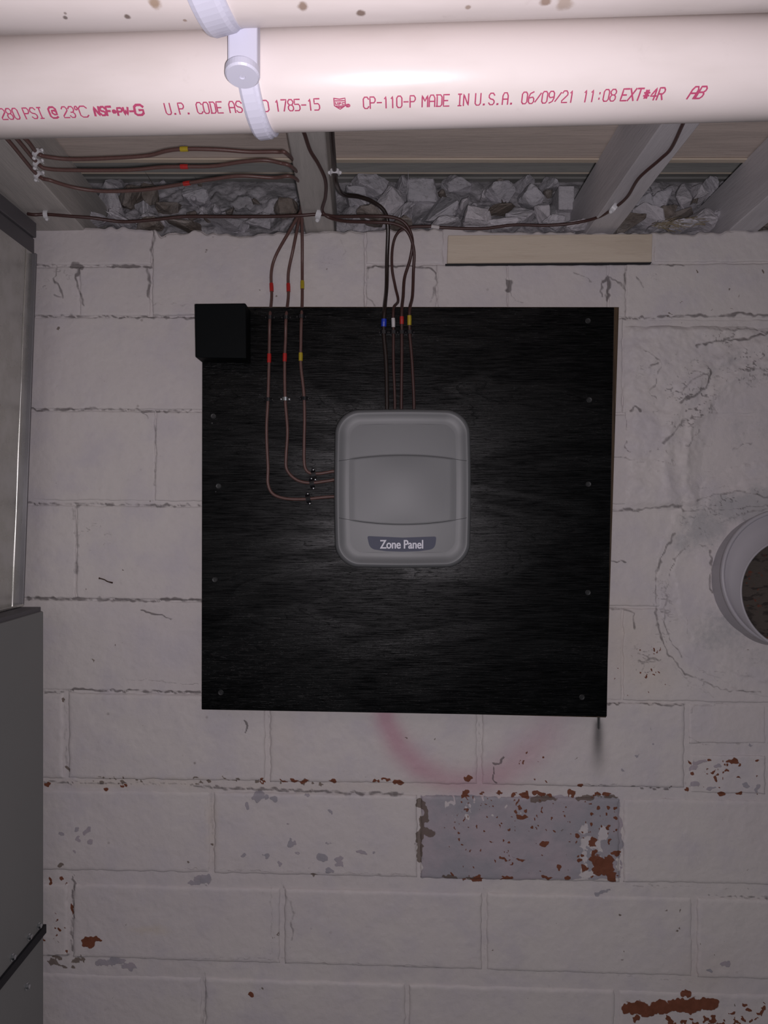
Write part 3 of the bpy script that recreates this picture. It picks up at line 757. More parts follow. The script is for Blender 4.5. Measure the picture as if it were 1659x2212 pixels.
# ------------------------------------------------------------------ plywood board, corner block
BF = 1.118
Q = [(435.5,1533),(1311,1548.5),(1327,664),(437,664)]
board = empty('plywood_board', U(875, 1540, 1.13), 'square black stained plywood board screwed to the white block wall', 'board')
m = MB(); m.hexa(fp(Q, BF, 1.136)); m.build('panel', M['ply'], board, bevel=.0007, seg=1)
m = MB(); m.hexa(fp([(470,1530),(1309,1550),(1337,663.5),(470,662.5)], 1.1363, 1.1462)); m.build('backing_sheet', M['ply_edge'], board)
tag(bpy.data.objects['backing_sheet'], 'bare brown plywood edge showing along the right side')
for i, (sx, sy) in enumerate([(1270,693),(1273,864),(1271,1046),(1270,1280),(1257,1506),(461,899),(472,1050),(464,1252),(477,1496)]):
    c = U(sx, sy, BF); m = MB()
    m.lathe([(0,.0041),(.0007,.0041),(.0011,.0034),(.0009,.0022),(.0009,.0001)], c, (0,-1,0), 20)
    q = random.Random(i).uniform(0,1.5)
    for k in range(2):
        a = q+k*math.pi/2; d_ = Vector((math.cos(a),0,math.sin(a))); n_ = Vector((-math.sin(a),0,math.cos(a)))
        c2 = c+Vector((0,-.00125,0))
        m.add([c2+d_*.0022+n_*.0003, c2-d_*.0022+n_*.0003, c2-d_*.0022-n_*.0003, c2+d_*.0022-n_*.0003], [(0,1,2,3)])
    m.build('screw', M['screw'], board, smooth=False)
for (sx, sy, rr) in [(458,914,.0016),(466,1062,.001),(561,852,.001)]:
    m = MB(); m.lathe([(0,rr),(.0004,rr*.8),(.0005,.0001)], U(sx,sy,BF), (0,-1,0), 10); m.build('nail_head', M['screw'], board)
m = MB(); m.hexa([U(422,772,1.08),U(532,774,1.08),U(531,655,1.08),U(420,656,1.08),
                  U(437,764,BF-.0004),U(542,764,BF-.0004),U(542,670,BF-.0004),U(437,670,BF-.0004)])
# square sided: same section from front to back
fr = [U(422,772,1.08),U(532,774,1.08),U(531,655,1.08),U(420,656,1.08)]
m = MB(); m.hexa(fr+[p+Vector((0,BF-.0004-1.08,0)) for p in fr])
blk = m.build('wood_block', M['black_block'], None, bevel=.0016, seg=2)
tag(blk, 'black painted wooden block fixed over the top left corner of the plywood', 'block')

# ------------------------------------------------------------------ zone panel
zp = empty('control_box', U(870, 1222, 1.10), 'rounded grey plastic control box mounted at the centre of the black board', 'control box')
PXM = .001*1.075/F*1000                                  # metres per pixel at the cover
cx, cy, hw, hh_ = 870.0, 1055.0, 145.5, 170.0
def outline(inset, n=128, rc=50):
    out = []
    w = hw-inset; h = hh_-inset; rr = max(8, rc-inset*.75)
    per = n//4
    for qd in range(4):
        sx = (1,-1,-1,1)[qd]; sy = (1,1,-1,-1)[qd]
        seg = []
        # from mid side to corner arc to next mid side
        for k in range(per):
            t = k/per
            if t < .25: p = (w, (h-rr)*t/.25)
            elif t < .75:
                a = (t-.25)/.5*math.pi/2; p = (w-rr+rr*math.cos(a), h-rr+rr*math.sin(a))
            else: p = ((w-rr)*(1-(t-.75)/.25), h)
            seg.append(p)
        if sx*sy < 0: seg = [(s[0], s[1]) for s in ([seg_ for seg_ in seg[::-1]])]
        for p in seg: out.append((sx*p[0], sy*p[1]))
    res = []
    out = [p for i_, p in enumerate(out) if math.hypot(p[0]-out[i_-1][0], p[1]-out[i_-1][1]) > .01]
    for (x, y) in out:
        x += math.copysign(1, x)*0 + (3.5 if x > 0 else -3.5)*(1-(y/h)**2)*min(1, abs(x)/w)
        y += (3.0 if y > 0 else -3.0)*(1-(x/w)**2)*min(1, abs(y)/h)
        taper = 1-0.012*(-y/h)
        res.append((x, y))
    return res
def cover_h(x, y):
    """height of the cover face (m) at pixel offset from centre"""
    yt = -58-14*(1-(x/hw)**2); yb = 62+16*(1-(x/hw)**2)
    c = max(0, 1-(x/(hw*.98))**2)*.0035
    e = min(y-yt, yb-y)
    s = max(0, min(1, e/2.5+.5))
    return .0004*s+ (.0016*max(0, 1-((y-2)/75)**2)*max(0, 1-(x/(hw*.8))**2)**2*s)
def P3(x, y, d): # offsets px at cover depth -> world point at depth d, square sided
    return Vector(((cx-829.5+x)*PXM, CAM.y+d, CAM.z+(1106-cy-y)*PXM))
m = MB(); vs = []; rings = []
prof = [(1.5, BF-.0003), (1.5, 1.100), (0.2, 1.095), (0.0, 1.0840), (.8, 1.0810), (2.5, 1.0785), (5, 1.0766), (8, 1.0758), (10, 1.0760), (14, 1.0768), (19, 1.0777), (24, 1.0783), (27, 1.0785), (33, 1.0786)]
IN = 33
for (ins, d) in prof: rings.append([P3(x, y, d) for (x, y) in outline(ins)])
n = len(rings[0]); vs = [v for r_ in rings for v in r_]; fs = []
for i in range(len(rings)-1):
    for k in range(n): fs.append((i*n+k, i*n+(k+1) % n, (i+1)*n+(k+1) % n, (i+1)*n+k))
m.add(vs, fs)
# slightly domed face between the two seams, as a fine grid that follows the inner outline
bo = sorted([(y, x) for (x, y) in outline(IN) if x >= 0])
by_ = [p[0] for p in bo]; bx_ = [p[1] for p in bo]
GY, GX = 150, 60
y0_, y1_ = min(by_)+.05, max(by_)-.05
gv = []
for i in range(GY+1):
    y = y0_+(y1_-y0_)*i/GY; w_ = float(np.interp(y, by_, bx_))+.6
    for k in range(GX+1):
        x = w_*(2*k/GX-1)
        e_ = min(1, max(0, min((w_-abs(x))/12, (y-y0_)/6, (y1_-y)/6)))
        gv.append(P3(x, y, 1.0786-cover_h(x, y)*e_))
m.add(gv, [(i*(GX+1)+k, i*(GX+1)+k+1, (i+1)*(GX+1)+k+1, (i+1)*(GX+1)+k) for i in range(GY) for k in range(GX)])
m.build('cover', M['panel'], zp, smooth=True)
def face_d(x, y):
    # depth of the cover surface incl. the raised rim
    ins = min(hw-abs(x), hh_-abs(y))
    if ins >= IN: return 1.0786-cover_h(x, y)*min(1, (ins-IN)/12)
    ds = [p for p in prof if p[1] < 1.084]
    return float(np.interp(ins, [p[0] for p in ds], [p[1] for p in ds]))
for (y0, bow) in ((-58, -14), (62, 16)):
    pts = []
    for k in range(61):
        x = -142+284*k/60
        y = y0+bow*(1-(x/hw)**2); pts.append(P3(x, y, face_d(x, y)-.0000))
    m = MB(); m.tube(pts, .00030, 6); m.build('seam', M['seam'], zp)
# label plate
lp = []
def rr_poly(pts, rad, n=6):
    out = []
    N = len(pts)
    for i in range(N):
        p = Vector(pts[i]); a = (Vector(pts[i-1])-p).normalized(); b = (Vector(pts[(i+1) % N])-p).normalized()
        r_ = rad[i]; p0 = p+a*r_; p1 = p+b*r_
        for k in range(n+1):
            t = k/n; out.append((1-t)**2*p0+2*t*(1-t)*p+t*t*p1)
    return out
poly = rr_poly([(-77,103),(0,106.5),(73,104),(70,131),(35,136),(0,137),(-35,136),(-71,131)], [5,1,5,13,2,1,2,13])
dpl = 1.0776
fr = [P3(p.x, p.y, dpl) for p in poly]; bk = [P3(p.x, p.y, dpl+.003) for p in poly]
m = MB(); N = len(fr); m.add(fr+bk, [tuple(range(N))]+[(k, (k+1) % N, N+(k+1) % N, N+k) for k in range(N)])
plate = m.build('label_plate', M['plate'], zp)
tag(plate, 'small slate blue name plate on the box')
tc = bpy.data.curves.new('zone_panel_text', 'FONT'); tc.body = 'Zone Panel'; tc.align_x = 'CENTER'; tc.align_y = 'CENTER'
tc.size = 23.5*PXM; tc.offset = .00020; tc.extrude = .00012; tc.space_character = .98
to = bpy.data.objects.new('tmp', tc); C.objects.link(to)
bpy.context.view_layer.update()
me = bpy.data.meshes.new_from_object(to.evaluated_get(bpy.context.evaluated_depsgraph_get()))
bpy.data.objects.remove(to)
me.materials.clear()
import bmesh
bm = bmesh.new(); bm.from_mesh(me)
g_ = bmesh.ops.duplicate(bm, geom=bm.verts[:]+bm.edges[:]+bm.faces[:])
bmesh.ops.translate(bm, verts=[e for e in g_['geom'] if isinstance(e, bmesh.types.BMVert)], vec=(.00042, 0, .00002))
bm.to_mesh(me); bm.free()
lt = link('lettering', me, M['white_ink'], None)
xs_ = [v.co.x for v in me.vertices]; ys_ = [v.co.y for v in me.vertices]
sx_ = 94*PXM/(max(xs_)-min(xs_)); mx_ = (max(xs_)+min(xs_))/2; my_ = (max(ys_)+min(ys_))/2
cpt = P3(-2.5, 121, dpl-.0002)
for v in me.vertices:
    x, y, z = v.co
    v.co = (cpt.x+(x-mx_)*sx_, cpt.y-z, cpt.z+(y-my_)*1.12)
lt.parent = plate; lt.matrix_parent_inverse = Matrix.Identity(4)
lt.matrix_parent_inverse = plate.matrix_world.inverted() if False else Matrix.Translation(-zp.location) @ Matrix.Identity(4) if False else Matrix.Identity(4)
tag(lt, 'white lettering on the name plate')

# ------------------------------------------------------------------ pipes
PR = 0.03016
def axis_pt(px, ytop, ybot):
    e1 = math.atan((1106-ytop)/F); e2 = math.atan((1106-ybot)/F)
    a = (e1+e2)/2; d = PR/math.sin((e1-e2)/2)
    dep = d*math.cos(a)
    return Vector(((px-829.5)/F*dep, CAM.y+dep, CAM.z+d*math.sin(a)))
pa = axis_pt(0, 72, 301); pb = axis_pt(1659, 26, 263)
pd = (pb-pa).normalized()
def extend(a, b, k=.45): return a-(b-a).normalized()*k, b+(b-a).normalized()*k
def mk_pipe(a, b, mat, label):
    a, b = extend(a, b); L = (b-a).length
    o = empty('plastic_pipe', (a+b)/2, label, 'pipe', 'white plastic pipes under the joists')
    m = MB(); m.lathe([(0,PR-.004),(0,PR),(L,PR),(L,PR-.004),(0,PR-.004)], a, b-a, 96)
    m.build('pipe_wall', mat, o, smooth=True)
    return o
M['pipe'] = pipe_mat('white_pvc_pipe', [])
low_pipe = mk_pipe(pa, pb, M['pipe'], 'thick white plastic pipe with a line of red printed lettering')
# upper pipe: its lower silhouette, 7 cm nearer
def axis_from_bottom(px, ybot, dep):
    e2 = math.atan((1106-ybot)/F)
    lo_, hi_ = 0.1, 1.0
    for _ in range(60):
        h = (lo_+hi_)/2; d = math.hypot(dep, h); e = math.atan2(h, dep)-math.asin(PR/d)
        if e > e2: hi_ = h
        else: lo_ = h
    return Vector(((px-829.5)/F*dep, CAM.y+dep, CAM.z+h))
ua = axis_from_bottom(0, 76, pa.y-CAM.y-.066); ub = axis_from_bottom(1659, 28, pb.y-CAM.y-.066)
def hit(px, py, a, b, r=PR):
    """first hit of the view ray with the pipe a-b"""
    o = CAM; dr = (U(px, py, 1.0)-CAM); ax = (b-a).normalized()
    oc = o-a; d_ = dr-ax*dr.dot(ax); o_ = oc-ax*oc.dot(ax)
    A = d_.dot(d_); B = 2*d_.dot(o_); Cc = o_.dot(o_)-r*r
    disc = B*B-4*A*Cc
    t = (-B-math.sqrt(max(0, disc)))/(2*A)
    return o+dr*t
print('pipe gap', (ua-pa).cross(pd).length-2*PR)
sp = []
for (x, y, rr, col) in [(141,38,.0016,(.10,.07,.06)),(275,36,.0022,(.09,.05,.03)),(335,8,.004,(.30,.20,.12)),(654,14,.0034,(.22,.14,.09)),(779,29,.0030,(.13,.07,.04)),(1011,16,.002,(.30,.22,.17)),
                        (1178,3,.004,(.25,.16,.11)),(1220,8,.006,(.42,.33,.27)),(141,29,.001,(.25,.2,.18)),(400,44,.0014,(.3,.2,.15))]:
    h_ = hit(x, y, ua, ub); sp.append((tuple(h_), rr, col))
up_pipe = mk_pipe(ua, ub, pipe_mat('stained_pvc_pipe', sp), 'white plastic pipe with small brown stains along the top edge of the photo')

# stroke font, 4 x 6 cells
G = {
'0': [[(1,0),(0,1),(0,5),(1,6),(3,6),(4,5),(4,1),(3,0),(1,0)]], '1': [[(1,5),(2,6),(2,0)]],
'2': [[(0,5),(1,6),(3,6),(4,5),(4,4),(0,1),(0,0),(4,0)]], '3': [[(0,5),(1,6),(3,6),(4,5),(4,4),(3,3),(1.5,3)],[(3,3),(4,2),(4,1),(3,0),(1,0),(0,1)]],
'4': [[(3,0),(3,6),(0,2),(4,2)]], '5': [[(4,6),(0,6),(0,3.5),(3,3.5),(4,2.6),(4,1),(3,0),(0,0)]],
'6': [[(3.5,6),(1,5.2),(0,3.5),(0,1),(1,0),(3,0),(4,1),(4,2.5),(3,3.4),(0,3)]], '7': [[(0,6),(4,6),(1.5,0)]],
'8': [[(1,3.2),(0,4.2),(0,5),(1,6),(3,6),(4,5),(4,4.2),(3,3.2),(1,3.2),(0,2.2),(0,1),(1,0),(3,0),(4,1),(4,2.2),(3,3.2)]],
'9': [[(4,3.2),(1,2.8),(0,3.7),(0,5),(1,6),(3,6),(4,5),(4,2.5),(3,.8),(.8,0)]],
'A': [[(0,0),(0,4.5),(1,6),(3,6),(4,4.5),(4,0)],[(0,2.8),(4,2.8)]], 'B': [[(0,0),(0,6),(3,6),(4,5),(4,4),(3,3.2),(0,3.2)],[(3,3.2),(4,2.2),(4,1),(3,0),(0,0)]],
'C': [[(4,5),(3,6),(1,6),(0,5),(0,1),(1,0),(3,0),(4,1)]], 'D': [[(.5,0),(.5,6),(3,6),(4,5),(4,1),(3,0),(0,0)],[(0,6),(.5,6)]],
'E': [[(4,6),(0,6),(0,0),(4,0)],[(0,3),(3,3)]], 'F': [[(4,6),(0,6),(0,0)],[(0,3),(3,3)]], 'G': [[(4,5),(3,6),(1,6),(0,5),(0,1),(1,0),(3,0),(4,1),(4,3),(2.3,3)]],
'I': [[(.8,0),(3.2,0)],[(.8,6),(3.2,6)],[(2,0),(2,6)]], 'M': [[(0,0),(0,6),(2,3),(4,6),(4,0)]], 'N': [[(0,0),(0,6),(4,0),(4,6)]],
'O': [[(1,0),(0,1),(0,5),(1,6),(3,6),(4,5),(4,1),(3,0),(1,0)]], 'P': [[(0,0),(0,6),(3,6),(4,5),(4,4),(3,3),(0,3)]],
'R': [[(0,0),(0,6),(3,6),(4,5),(4,4),(3,3),(0,3)],[(2,3),(4,0)]], 'S': [[(4,5),(3,6),(1,6),(0,5),(0,4),(1,3.2),(3,2.8),(4,2),(4,1),(3,0),(1,0),(0,1)]],
'T': [[(0,6),(4,6)],[(2,6),(2,0)]], 'U': [[(0,6),(0,1),(1,0),(3,0),(4,1),(4,6)]], 'W': [[(0,6),(.8,0),(2,4),(3.2,0),(4,6)]], 'X': [[(0,0),(4,6)],[(0,6),(4,0)]],
'.': [[(1.2,0),(1.9,0),(1.9,.6),(1.2,.6),(1.2,0)]], '-': [[(.4,3),(3.6,3)]], '/': [[(0,.8),(4,5.2)]], ':': [[(2,1.2),(2,1.8)],[(2,4),(2,4.6)]],
'#': [[(1.2,1),(1.2,5)],[(2.8,1),(2.8,5)],[(.2,2.3),(3.8,2.3)],[(.2,3.8),(3.8,3.8)],[(2,1.2),(2,4.8)]],
'@': [[(4,.6),(3,0),(1,0),(0,1),(0,5),(1,6),(3,6),(4,5),(4,2),(2.6,2),(1.6,2.8),(1.8,4.2),(3,4.2),(4,3.6)]],
'~': [[(.2,4.6),(.2,5.6),(.8,6),(1.6,6),(2,5.6),(2,4.6),(1.4,4.2),(.8,4.2),(.2,4.6)]],
'*': [[(.6,1.6),(.2,2.4),(.6,3.4),(1.8,3.6),(2.6,3),(2.6,2.1),(1.8,1.5),(.6,1.6)],[(1.1,2.2),(1.7,2.9)]],
}
def strokes_on_pipe(mb, strokes, w):
    """strokes in (t along axis, arc length) metres"""
    for st in strokes:
        # subdivide
        pts = []
        for a, b in zip(st[:-1], st[1:]):
            k = max(1, int(math.hypot(b[0]-a[0], b[1]-a[1])/.0012))
            for i in range(k): pts.append((a[0]+(b[0]-a[0])*i/k, a[1]+(b[1]-a[1])*i/k))
        pts.append(st[-1])
        vs = []; n = len(pts)
        for i, p in enumerate(pts):
            a = pts[max(0, i-1)]; b = pts[min(n-1, i+1)]
            dx, dy = b[0]-a[0], b[1]-a[1]; L = math.hypot(dx, dy) or 1; nx_, ny_ = -dy/L*w/2, dx/L*w/2
            ex, ey = (dx/L*w*.4, dy/L*w*.4) if i in (0, n-1) else (0, 0)
            if i == 0: ex, ey = -ex, -ey
            for s_ in (1, -1): vs.append(pipe_pt(p[0]+ex+nx_*s_, p[1]+ey+ny_*s_))
        mb.add(vs, [(2*i, 2*i+1, 2*i+3, 2*i+2) for i in range(n-1)])
pu = Vector((0,-1,0)); pu = (pu-pd*pu.dot(pd)).normalized(); pw = pd.cross(pu)       # frame round the axis
if pw.z > 0: pw = -pw                                                                 # pw points down
def pipe_pt(t, s, r=PR+.00008):
    a = -s/PR                                                                         # s grows upward
    return pa+pd*t+(pu*math.cos(a)+pw*math.sin(a))*r
def to_ts(px, py):
    p = hit(px, py, pa, pb)-pa; t = p.dot(pd); q_ = p-pd*t
    return t, -math.atan2(q_.dot(pw), q_.dot(pu))*PR
def text_y(px): return 246.5-(px-20)*(46.0/1480)      # middle line of the print
let = MB()
HGT = 0.0070
def word(txt, x0, x1, w=.00085, hgt=HGT, dy=0, sl=0.0, small=None):
    t0, s0 = to_ts(x0, text_y((x0+x1)/2)+dy); t1, _ = to_ts(x1, text_y((x0+x1)/2)+dy)
    _, s0 = to_ts(x0, text_y(x0)+dy); _, s1 = to_ts(x1, text_y(x1)+dy)
    n_ = len(txt); cell = (t1-t0)/(n_*5.2-1.2)
    for i, ch in enumerate(txt):
        if ch == ' ': continue
        sc = (small or {}).get(i, 1.0)
        out = []
        for st in G[ch]:
            out.append([(t0+(i*5.2+x)*cell+sl*(y/6-.5)*hgt, s0+(s1-s0)*(i+.5)/n_+(y*sc/6-.5+(1-sc)*.15)*hgt) for (x, y) in st])
        strokes_on_pipe(let, out, w)
word('280', 1, 40); word('PSI', 52, 93); word('@', 107, 122, .0013); word('23~', 135, 175); word('C', 172, 189)
word('NSF', 204, 240, .0014, .0054, 0, .1); word('*', 242, 254, .0010, .0054); word('PW-', 254, 290, .0013, .0046, 2, .1); word('G', 291, 309, .0016, .0064, 0, .1)
word('U.P.', 357, 412); word('CODE', 425, 480); word('ASTM', 495, 553); word('D', 566, 580); word('1785-15', 594, 690)
word('CP-110-P', 785, 897); word('MADE', 912, 970); word('IN', 988, 1012); word('U.S.A.', 1027, 1112); word('06/09/21', 1128, 1240); word('11:08', 1260, 1330); word('EXT#4R', 1344, 1434, .0010, HGT, 0, .12)
word('AB', 1492, 1522, .0011, HGT, 0, .35)
# shield mark
def cell_strokes(x0, x1, sh, hgt, w):
    t0, s0 = to_ts(x0, text_y(x0)); t1, _ = to_ts(x1, text_y(x0))
    strokes_on_pipe(let, [[(t0+(t1-t0)*x, s0+(y-.5)*hgt) for (x, y) in st] for st in sh], w)
cell_strokes(722, 746, [[(0,1),(.5,.92),(1,1),(1,.35),(.5,0),(0,.35),(0,1)],[(.1,.78),(.9,.78)],[(.12,.62),(.12,.45),(.3,.45),(.3,.62)],[(.42,.42),(.42,.62),(.6,.62),(.6,.52),(.42,.52)],[(.9,.6),(.72,.6),(.72,.42),(.9,.42)],[(.15,.3),(.85,.3)],[(.3,.18),(.7,.18)]], .0068, .0007)
word('*', 747, 760, .0008, .0046, 3)
lobj = let.build('lettering', M['red_ink'], low_pipe)
tag(lobj, 'line of red printed lettering along the pipe')

# ------------------------------------------------------------------ plastic hangers on the pipes
def ring_band(c, ax, r0, r1, w, a0, a1, n=40):
    """arc band around axis ax; angle 0 = towards camera, positive = down"""
    ax = ax.normalized(); u = Vector((0,-1,0)); u = (u-ax*u.dot(ax)).normalized(); d = ax.cross(u)
    if d.z > 0: d = -d
    vs = []; fs = []
    for i in range(n+1):
        a = a0+(a1-a0)*i/n; e = u*math.cos(a)+d*math.sin(a)
        for (rr, ww) in ((r0,-.5),(r1-.0012,-.5),(r1,-.34),(r1,.34),(r1-.0012,.5),(r0,.5)): vs.append(c+e*rr+ax*(w*ww))
    for i in range(n):
        for k in range(6): fs.append((i*6+k, i*6+(k+1) % 6, (i+1)*6+(k+1) % 6, (i+1)*6+k))
    fs += [tuple(range(6)), tuple(n*6+k for k in (5,4,3,2,1,0))]
    return vs, fs
def along(a, b, px):    # point of the axis nearest to pixel column px (at its own depth)
    for_t = lambda t: (a+(b-a)*t)
    lo_, hi_ = -.3, 1.3
    for _ in range(50):
        t = (lo_+hi_)/2; p = for_t(t); x = 829.5+p.x/(p.y-CAM.y)*F
        if x < px: lo_ = t
        else: hi_ = t
    return p
c_low = along(pa, pb, 556)
tilt = Matrix.Rotation(math.radians(-5), 3, 'Z') @ Matrix.Rotation(math.radians(-3), 3, 'Y')
axl = tilt @ pd
h1 = empty('pipe_hanger', c_low+Vector((0,0,.1)), 'white plastic hanger whose strap hooks under the lettered pipe', 'pipe hanger', 'white plastic pipe hangers')
m = MB(); m.add(*ring_band(c_low, axl, PR+.0003, PR+.0042, .0105, math.radians(-60), math.radians(250)))
m.add(*ring_band(c_low+axl*.0052, axl, PR+.0003, PR+.0032, .0042, math.radians(-55), math.radians(250)))
m.build('strap', M['clamp'], h1, smooth=False)
fd = c_low.y-CAM.y-PR
a = U(491, 152, fd-.012); b = U(556, 50, fd-.012)
m = MB(); m.box((a.x, a.y, a.z), (b.x, a.y+.0117, b.z+.012)); m.build('block', M['clamp'], h1, bevel=.0014, seg=2)
cc = U(524, 152, fd-.0108)
m = MB(); m.lathe([(-.0005,.0),(-.0005,.0102),(.0035,.0102),(.0046,.0092),(.0046,.0018),(.0041,.0016),(.0041,.0001)], cc, Vector((0,-.22,-1)), 36); m.build('boss', M['clamp'], h1, smooth=False)
jb = under_joist(530, 100).z if False else (wz(498)+JD.z*(c_low.y))
m = MB(); m.box((c_low.x-.006, c_low.y+PR+.001, c_low.z-.01), (c_low.x+.006, c_low.y+PR+.007, jb)); m.build('arm', M['clamp'], h1, bevel=.001, seg=1)
m = MB(); m.box((c_low.x-.006, c_low.y-.006+PR*.0, c_low.z+PR+.0030), (c_low.x+.006, c_low.y+PR+.004, c_low.z+PR+.006)); m.build('arm', M['clamp'], h1, bevel=.001, seg=1)

c_up = along(ua, ub, 446)
axu = Matrix.Rotation(math.radians(-9), 3, 'Z') @ Matrix.Rotation(math.radians(-8), 3, 'Y') @ (ub-ua).normalized()
h2 = empty('pipe_hanger', c_up+Vector((0,0,.1)), 'white plastic hanger looped under the stained upper pipe', 'pipe hanger', 'white plastic pipe hangers')
m = MB(); m.add(*ring_band(c_up, axu, PR+.0003, PR+.0042, .0165, math.radians(-80), math.radians(170)))
m.add(*ring_band(c_up+axu*.0092, axu, PR+.0003, PR+.0030, .0040, math.radians(-80), math.radians(165)))
m.build('strap', M['clamp'], h2, smooth=False)
m = MB(); m.box((c_up.x-.006, c_up.y-.006, c_up.z+PR+.0005), (c_up.x+.006, c_up.y+.006, wz(498)+JD.z*c_up.y)); m.build('arm', M['clamp'], h2, bevel=.001, seg=1)

# ------------------------------------------------------------------ cables
def J(px, py, off=.004): return under_joist(px, py, off)
BD = BF-.0032
def cable(label, pts, r, mat, tapes, group, per=8):
    P = [p if isinstance(p, Vector) else U(*p) for p in pts]
    path = spline(P, per)
    o = empty('cable', P[-1], label, 'cable', group)
    m = MB(); m.tube(path, r, 10); m.build('jacket', mat, o, smooth=True)
    for (tx, ty, col, ln) in tapes:
        # nearest path point to pixel
        best = min(range(1, len(path)-1), key=lambda i: (829.5+path[i].x/(path[i].y-CAM.y)*F-tx)**2+(1106-(path[i].z-CAM.z)/(path[i].y-CAM.y)*F-ty)**2)
        t = (path[best+1]-path[best-1]).normalized(); c = path[best]
        m = MB(); m.tube([c-t*ln/2, c-t*ln*.1+Vector((.0001,0,0)), c+t*ln/2], [r*1.25, r*1.32, r*1.25], 12)
        m.build('tape_band', M[col], o, smooth=False)
    return o
CR = .0026
g1 = 'brown cables into the left side of the control box'
def hang(px, py): return J(px, py, .006)
# three cables from the left joist, across, through the middle joist, down to the box
cable('brown cable with yellow tape, nearest the control box of the three on the left', 
  [J(20,270), J(60,305), J(82,332,.003), hang(110,340), hang(160,344), hang(250,341), hang(320,336), hang(360,326), hang(398,322), hang(470,323), hang(540,328), hang(600,328), hang(622,334), J(660,380,-.03),
   J(660,425,-.012), (651,446,1.10), (652,470,1.11), (653,520,1.13), (653,580,1.142), (653,650,1.128), (651,690,BD), (650,740,BD), (650,790,BD), (656,845,BD), (658,900,BD), (657,960,BD), (658,1005,BD), (668,1021,BD), (690,1023,BD), (720,1018,BD), (735,1018,BD)],
  CR*.9, M['cable_warm'], [(397,322,'yellow',.0095),(652,615,'yellow',.0135),(650,770,'yellow',.012)], g1)
cable('brown cable with red tape, middle of the three on the left', 
  [J(2,262), J(42,306), J(81,352,.003), hang(105,365), hang(180,368), hang(280,367), hang(350,361), hang(398,360), hang(460,359), hang(520,350), hang(570,346), hang(605,352), hang(632,362), J(664,400,-.03),
   J(657,440,-.010), (650,455,1.10), (645,480,1.115), (633,540,1.14), (623,590,1.1445), (623,640,1.14), (618,686,BD), (617,730,BD), (615,780,BD), (616,860,BD), (621,930,BD), (618,985,BD), (620,1015,BD), (640,1036,BD), (668,1043,BD), (700,1040,BD), (735,1034,BD)],
  CR*.9, M['cable_warm'], [(398,360,'red',.0095),(623,621,'red',.013),(616,770,'red',.012)], g1)
cable('brown cable with red tape, leftmost on the board', 
  [J(-20,262), J(24,310), J(81,378,.003), hang(110,390), hang(160,405), hang(220,413), hang(300,411), hang(350,405), hang(404,396), hang(460,387), hang(520,380), hang(590,384), hang(634,383), J(668,420,-.03),
   J(655,445,-.006), (648,460,1.10), (625,500,1.12), (596,552,1.142), (586,590,1.1445), (587,640,1.14), (583,686,BD), (582,730,BD), (581,790,BD), (579,862,BD), (576,920,BD), (577,970,BD), (579,1010,BD), (579,1045,BD), (590,1067,BD), (618,1077,BD), (660,1078,BD), (700,1074,BD), (735,1072,BD)],
  CR*.9, M['cable_warm'], [(404,396,'red',.0095),(587,621,'red',.013),(581,770,'red',.013)], g1)
g2 = 'cables into the top of the control box'
BD2 = BF-.0036
cable('long brown cable level along the wall top from the left, then down with red tape',
  [J(60,462), hang(75,464), J(100,463,.003), hang(150,467), hang(200,471), hang(265,479), hang(330,475), hang(400,468), hang(470,468), hang(560,468), hang(640,466), J(690,463,.003), (730,468,1.10), (800,467,1.115), (850,470,1.12), (878,486,1.125), (891,520,1.13), (886,560,1.138), (874,600,1.14), (871,640,1.13), (868,670,BD2), (868,718,BD2), (868,780,BD2), (867,860,BD2), (867,900,BD2)],
  CR*.9, M['cable'], [(868,694,'red',.011)], g2)
cable('brown cable coming down the middle joist, then looping down with yellow tape',
  [J(645,260), J(658,290), J(670,325), J(688,355), J(703,390), J(703,425), J(696,455,.003), (712,470,1.08), (745,478,1.10), (800,480,1.115), (850,483,1.12), (880,500,1.125), (894,540,1.13), (893,590,1.138), (891,640,1.132), (885,670,BD2), (885,718,BD2), (890,780,BD2), (894,860,BD2), (894,900,BD2)],
  CR*.9, M['cable'], [(884,694,'yellow',.014)], g2)
cable('thicker black cable beside the middle joist, running down with blue tape',
  [J(716,262,.006), J(717,290,.006), J(720,330,.006), J(723,372,.005), J(728,400,.006), (742,420,1.05), (775,425,1.09), (805,436,1.11), (830,456,1.12), (838,490,1.13), (836,560,1.142), (835,620,1.14), (831,665,BD2), (829,718,BD2), (834,780,BD2), (836,860,BD2), (836,900,BD2)],
  CR*1.18, M['cable_dark'], [(830,697,'blue',.011)], g2)
cable('brown cable from the right joist along the wall top, then down with white tape',
  [J(1490,240,.003), J(1475,268,.003), J(1450,320,.003), J(1425,345,.003), J(1380,385,.003), J(1355,425,.003), J(1327,449,.003), (1290,470,1.11), (1240,482,1.13), (1180,487,1.138), (1110,486,1.14), (1040,494,1.142), (960,492,1.142), (925,489,1.142), (880,492,1.14), (858,505,1.14), (848,535,1.1425), (847,580,1.1435), (854,620,1.144), (860,650,1.135), (850,668,BD2), (850,718,BD2), (850,780,BD2), (853,860,BD2), (853,900,BD2)],
  CR*.82, M['cable'], [(850,698,'white',.013),(942,491,'white',.012)], g2)

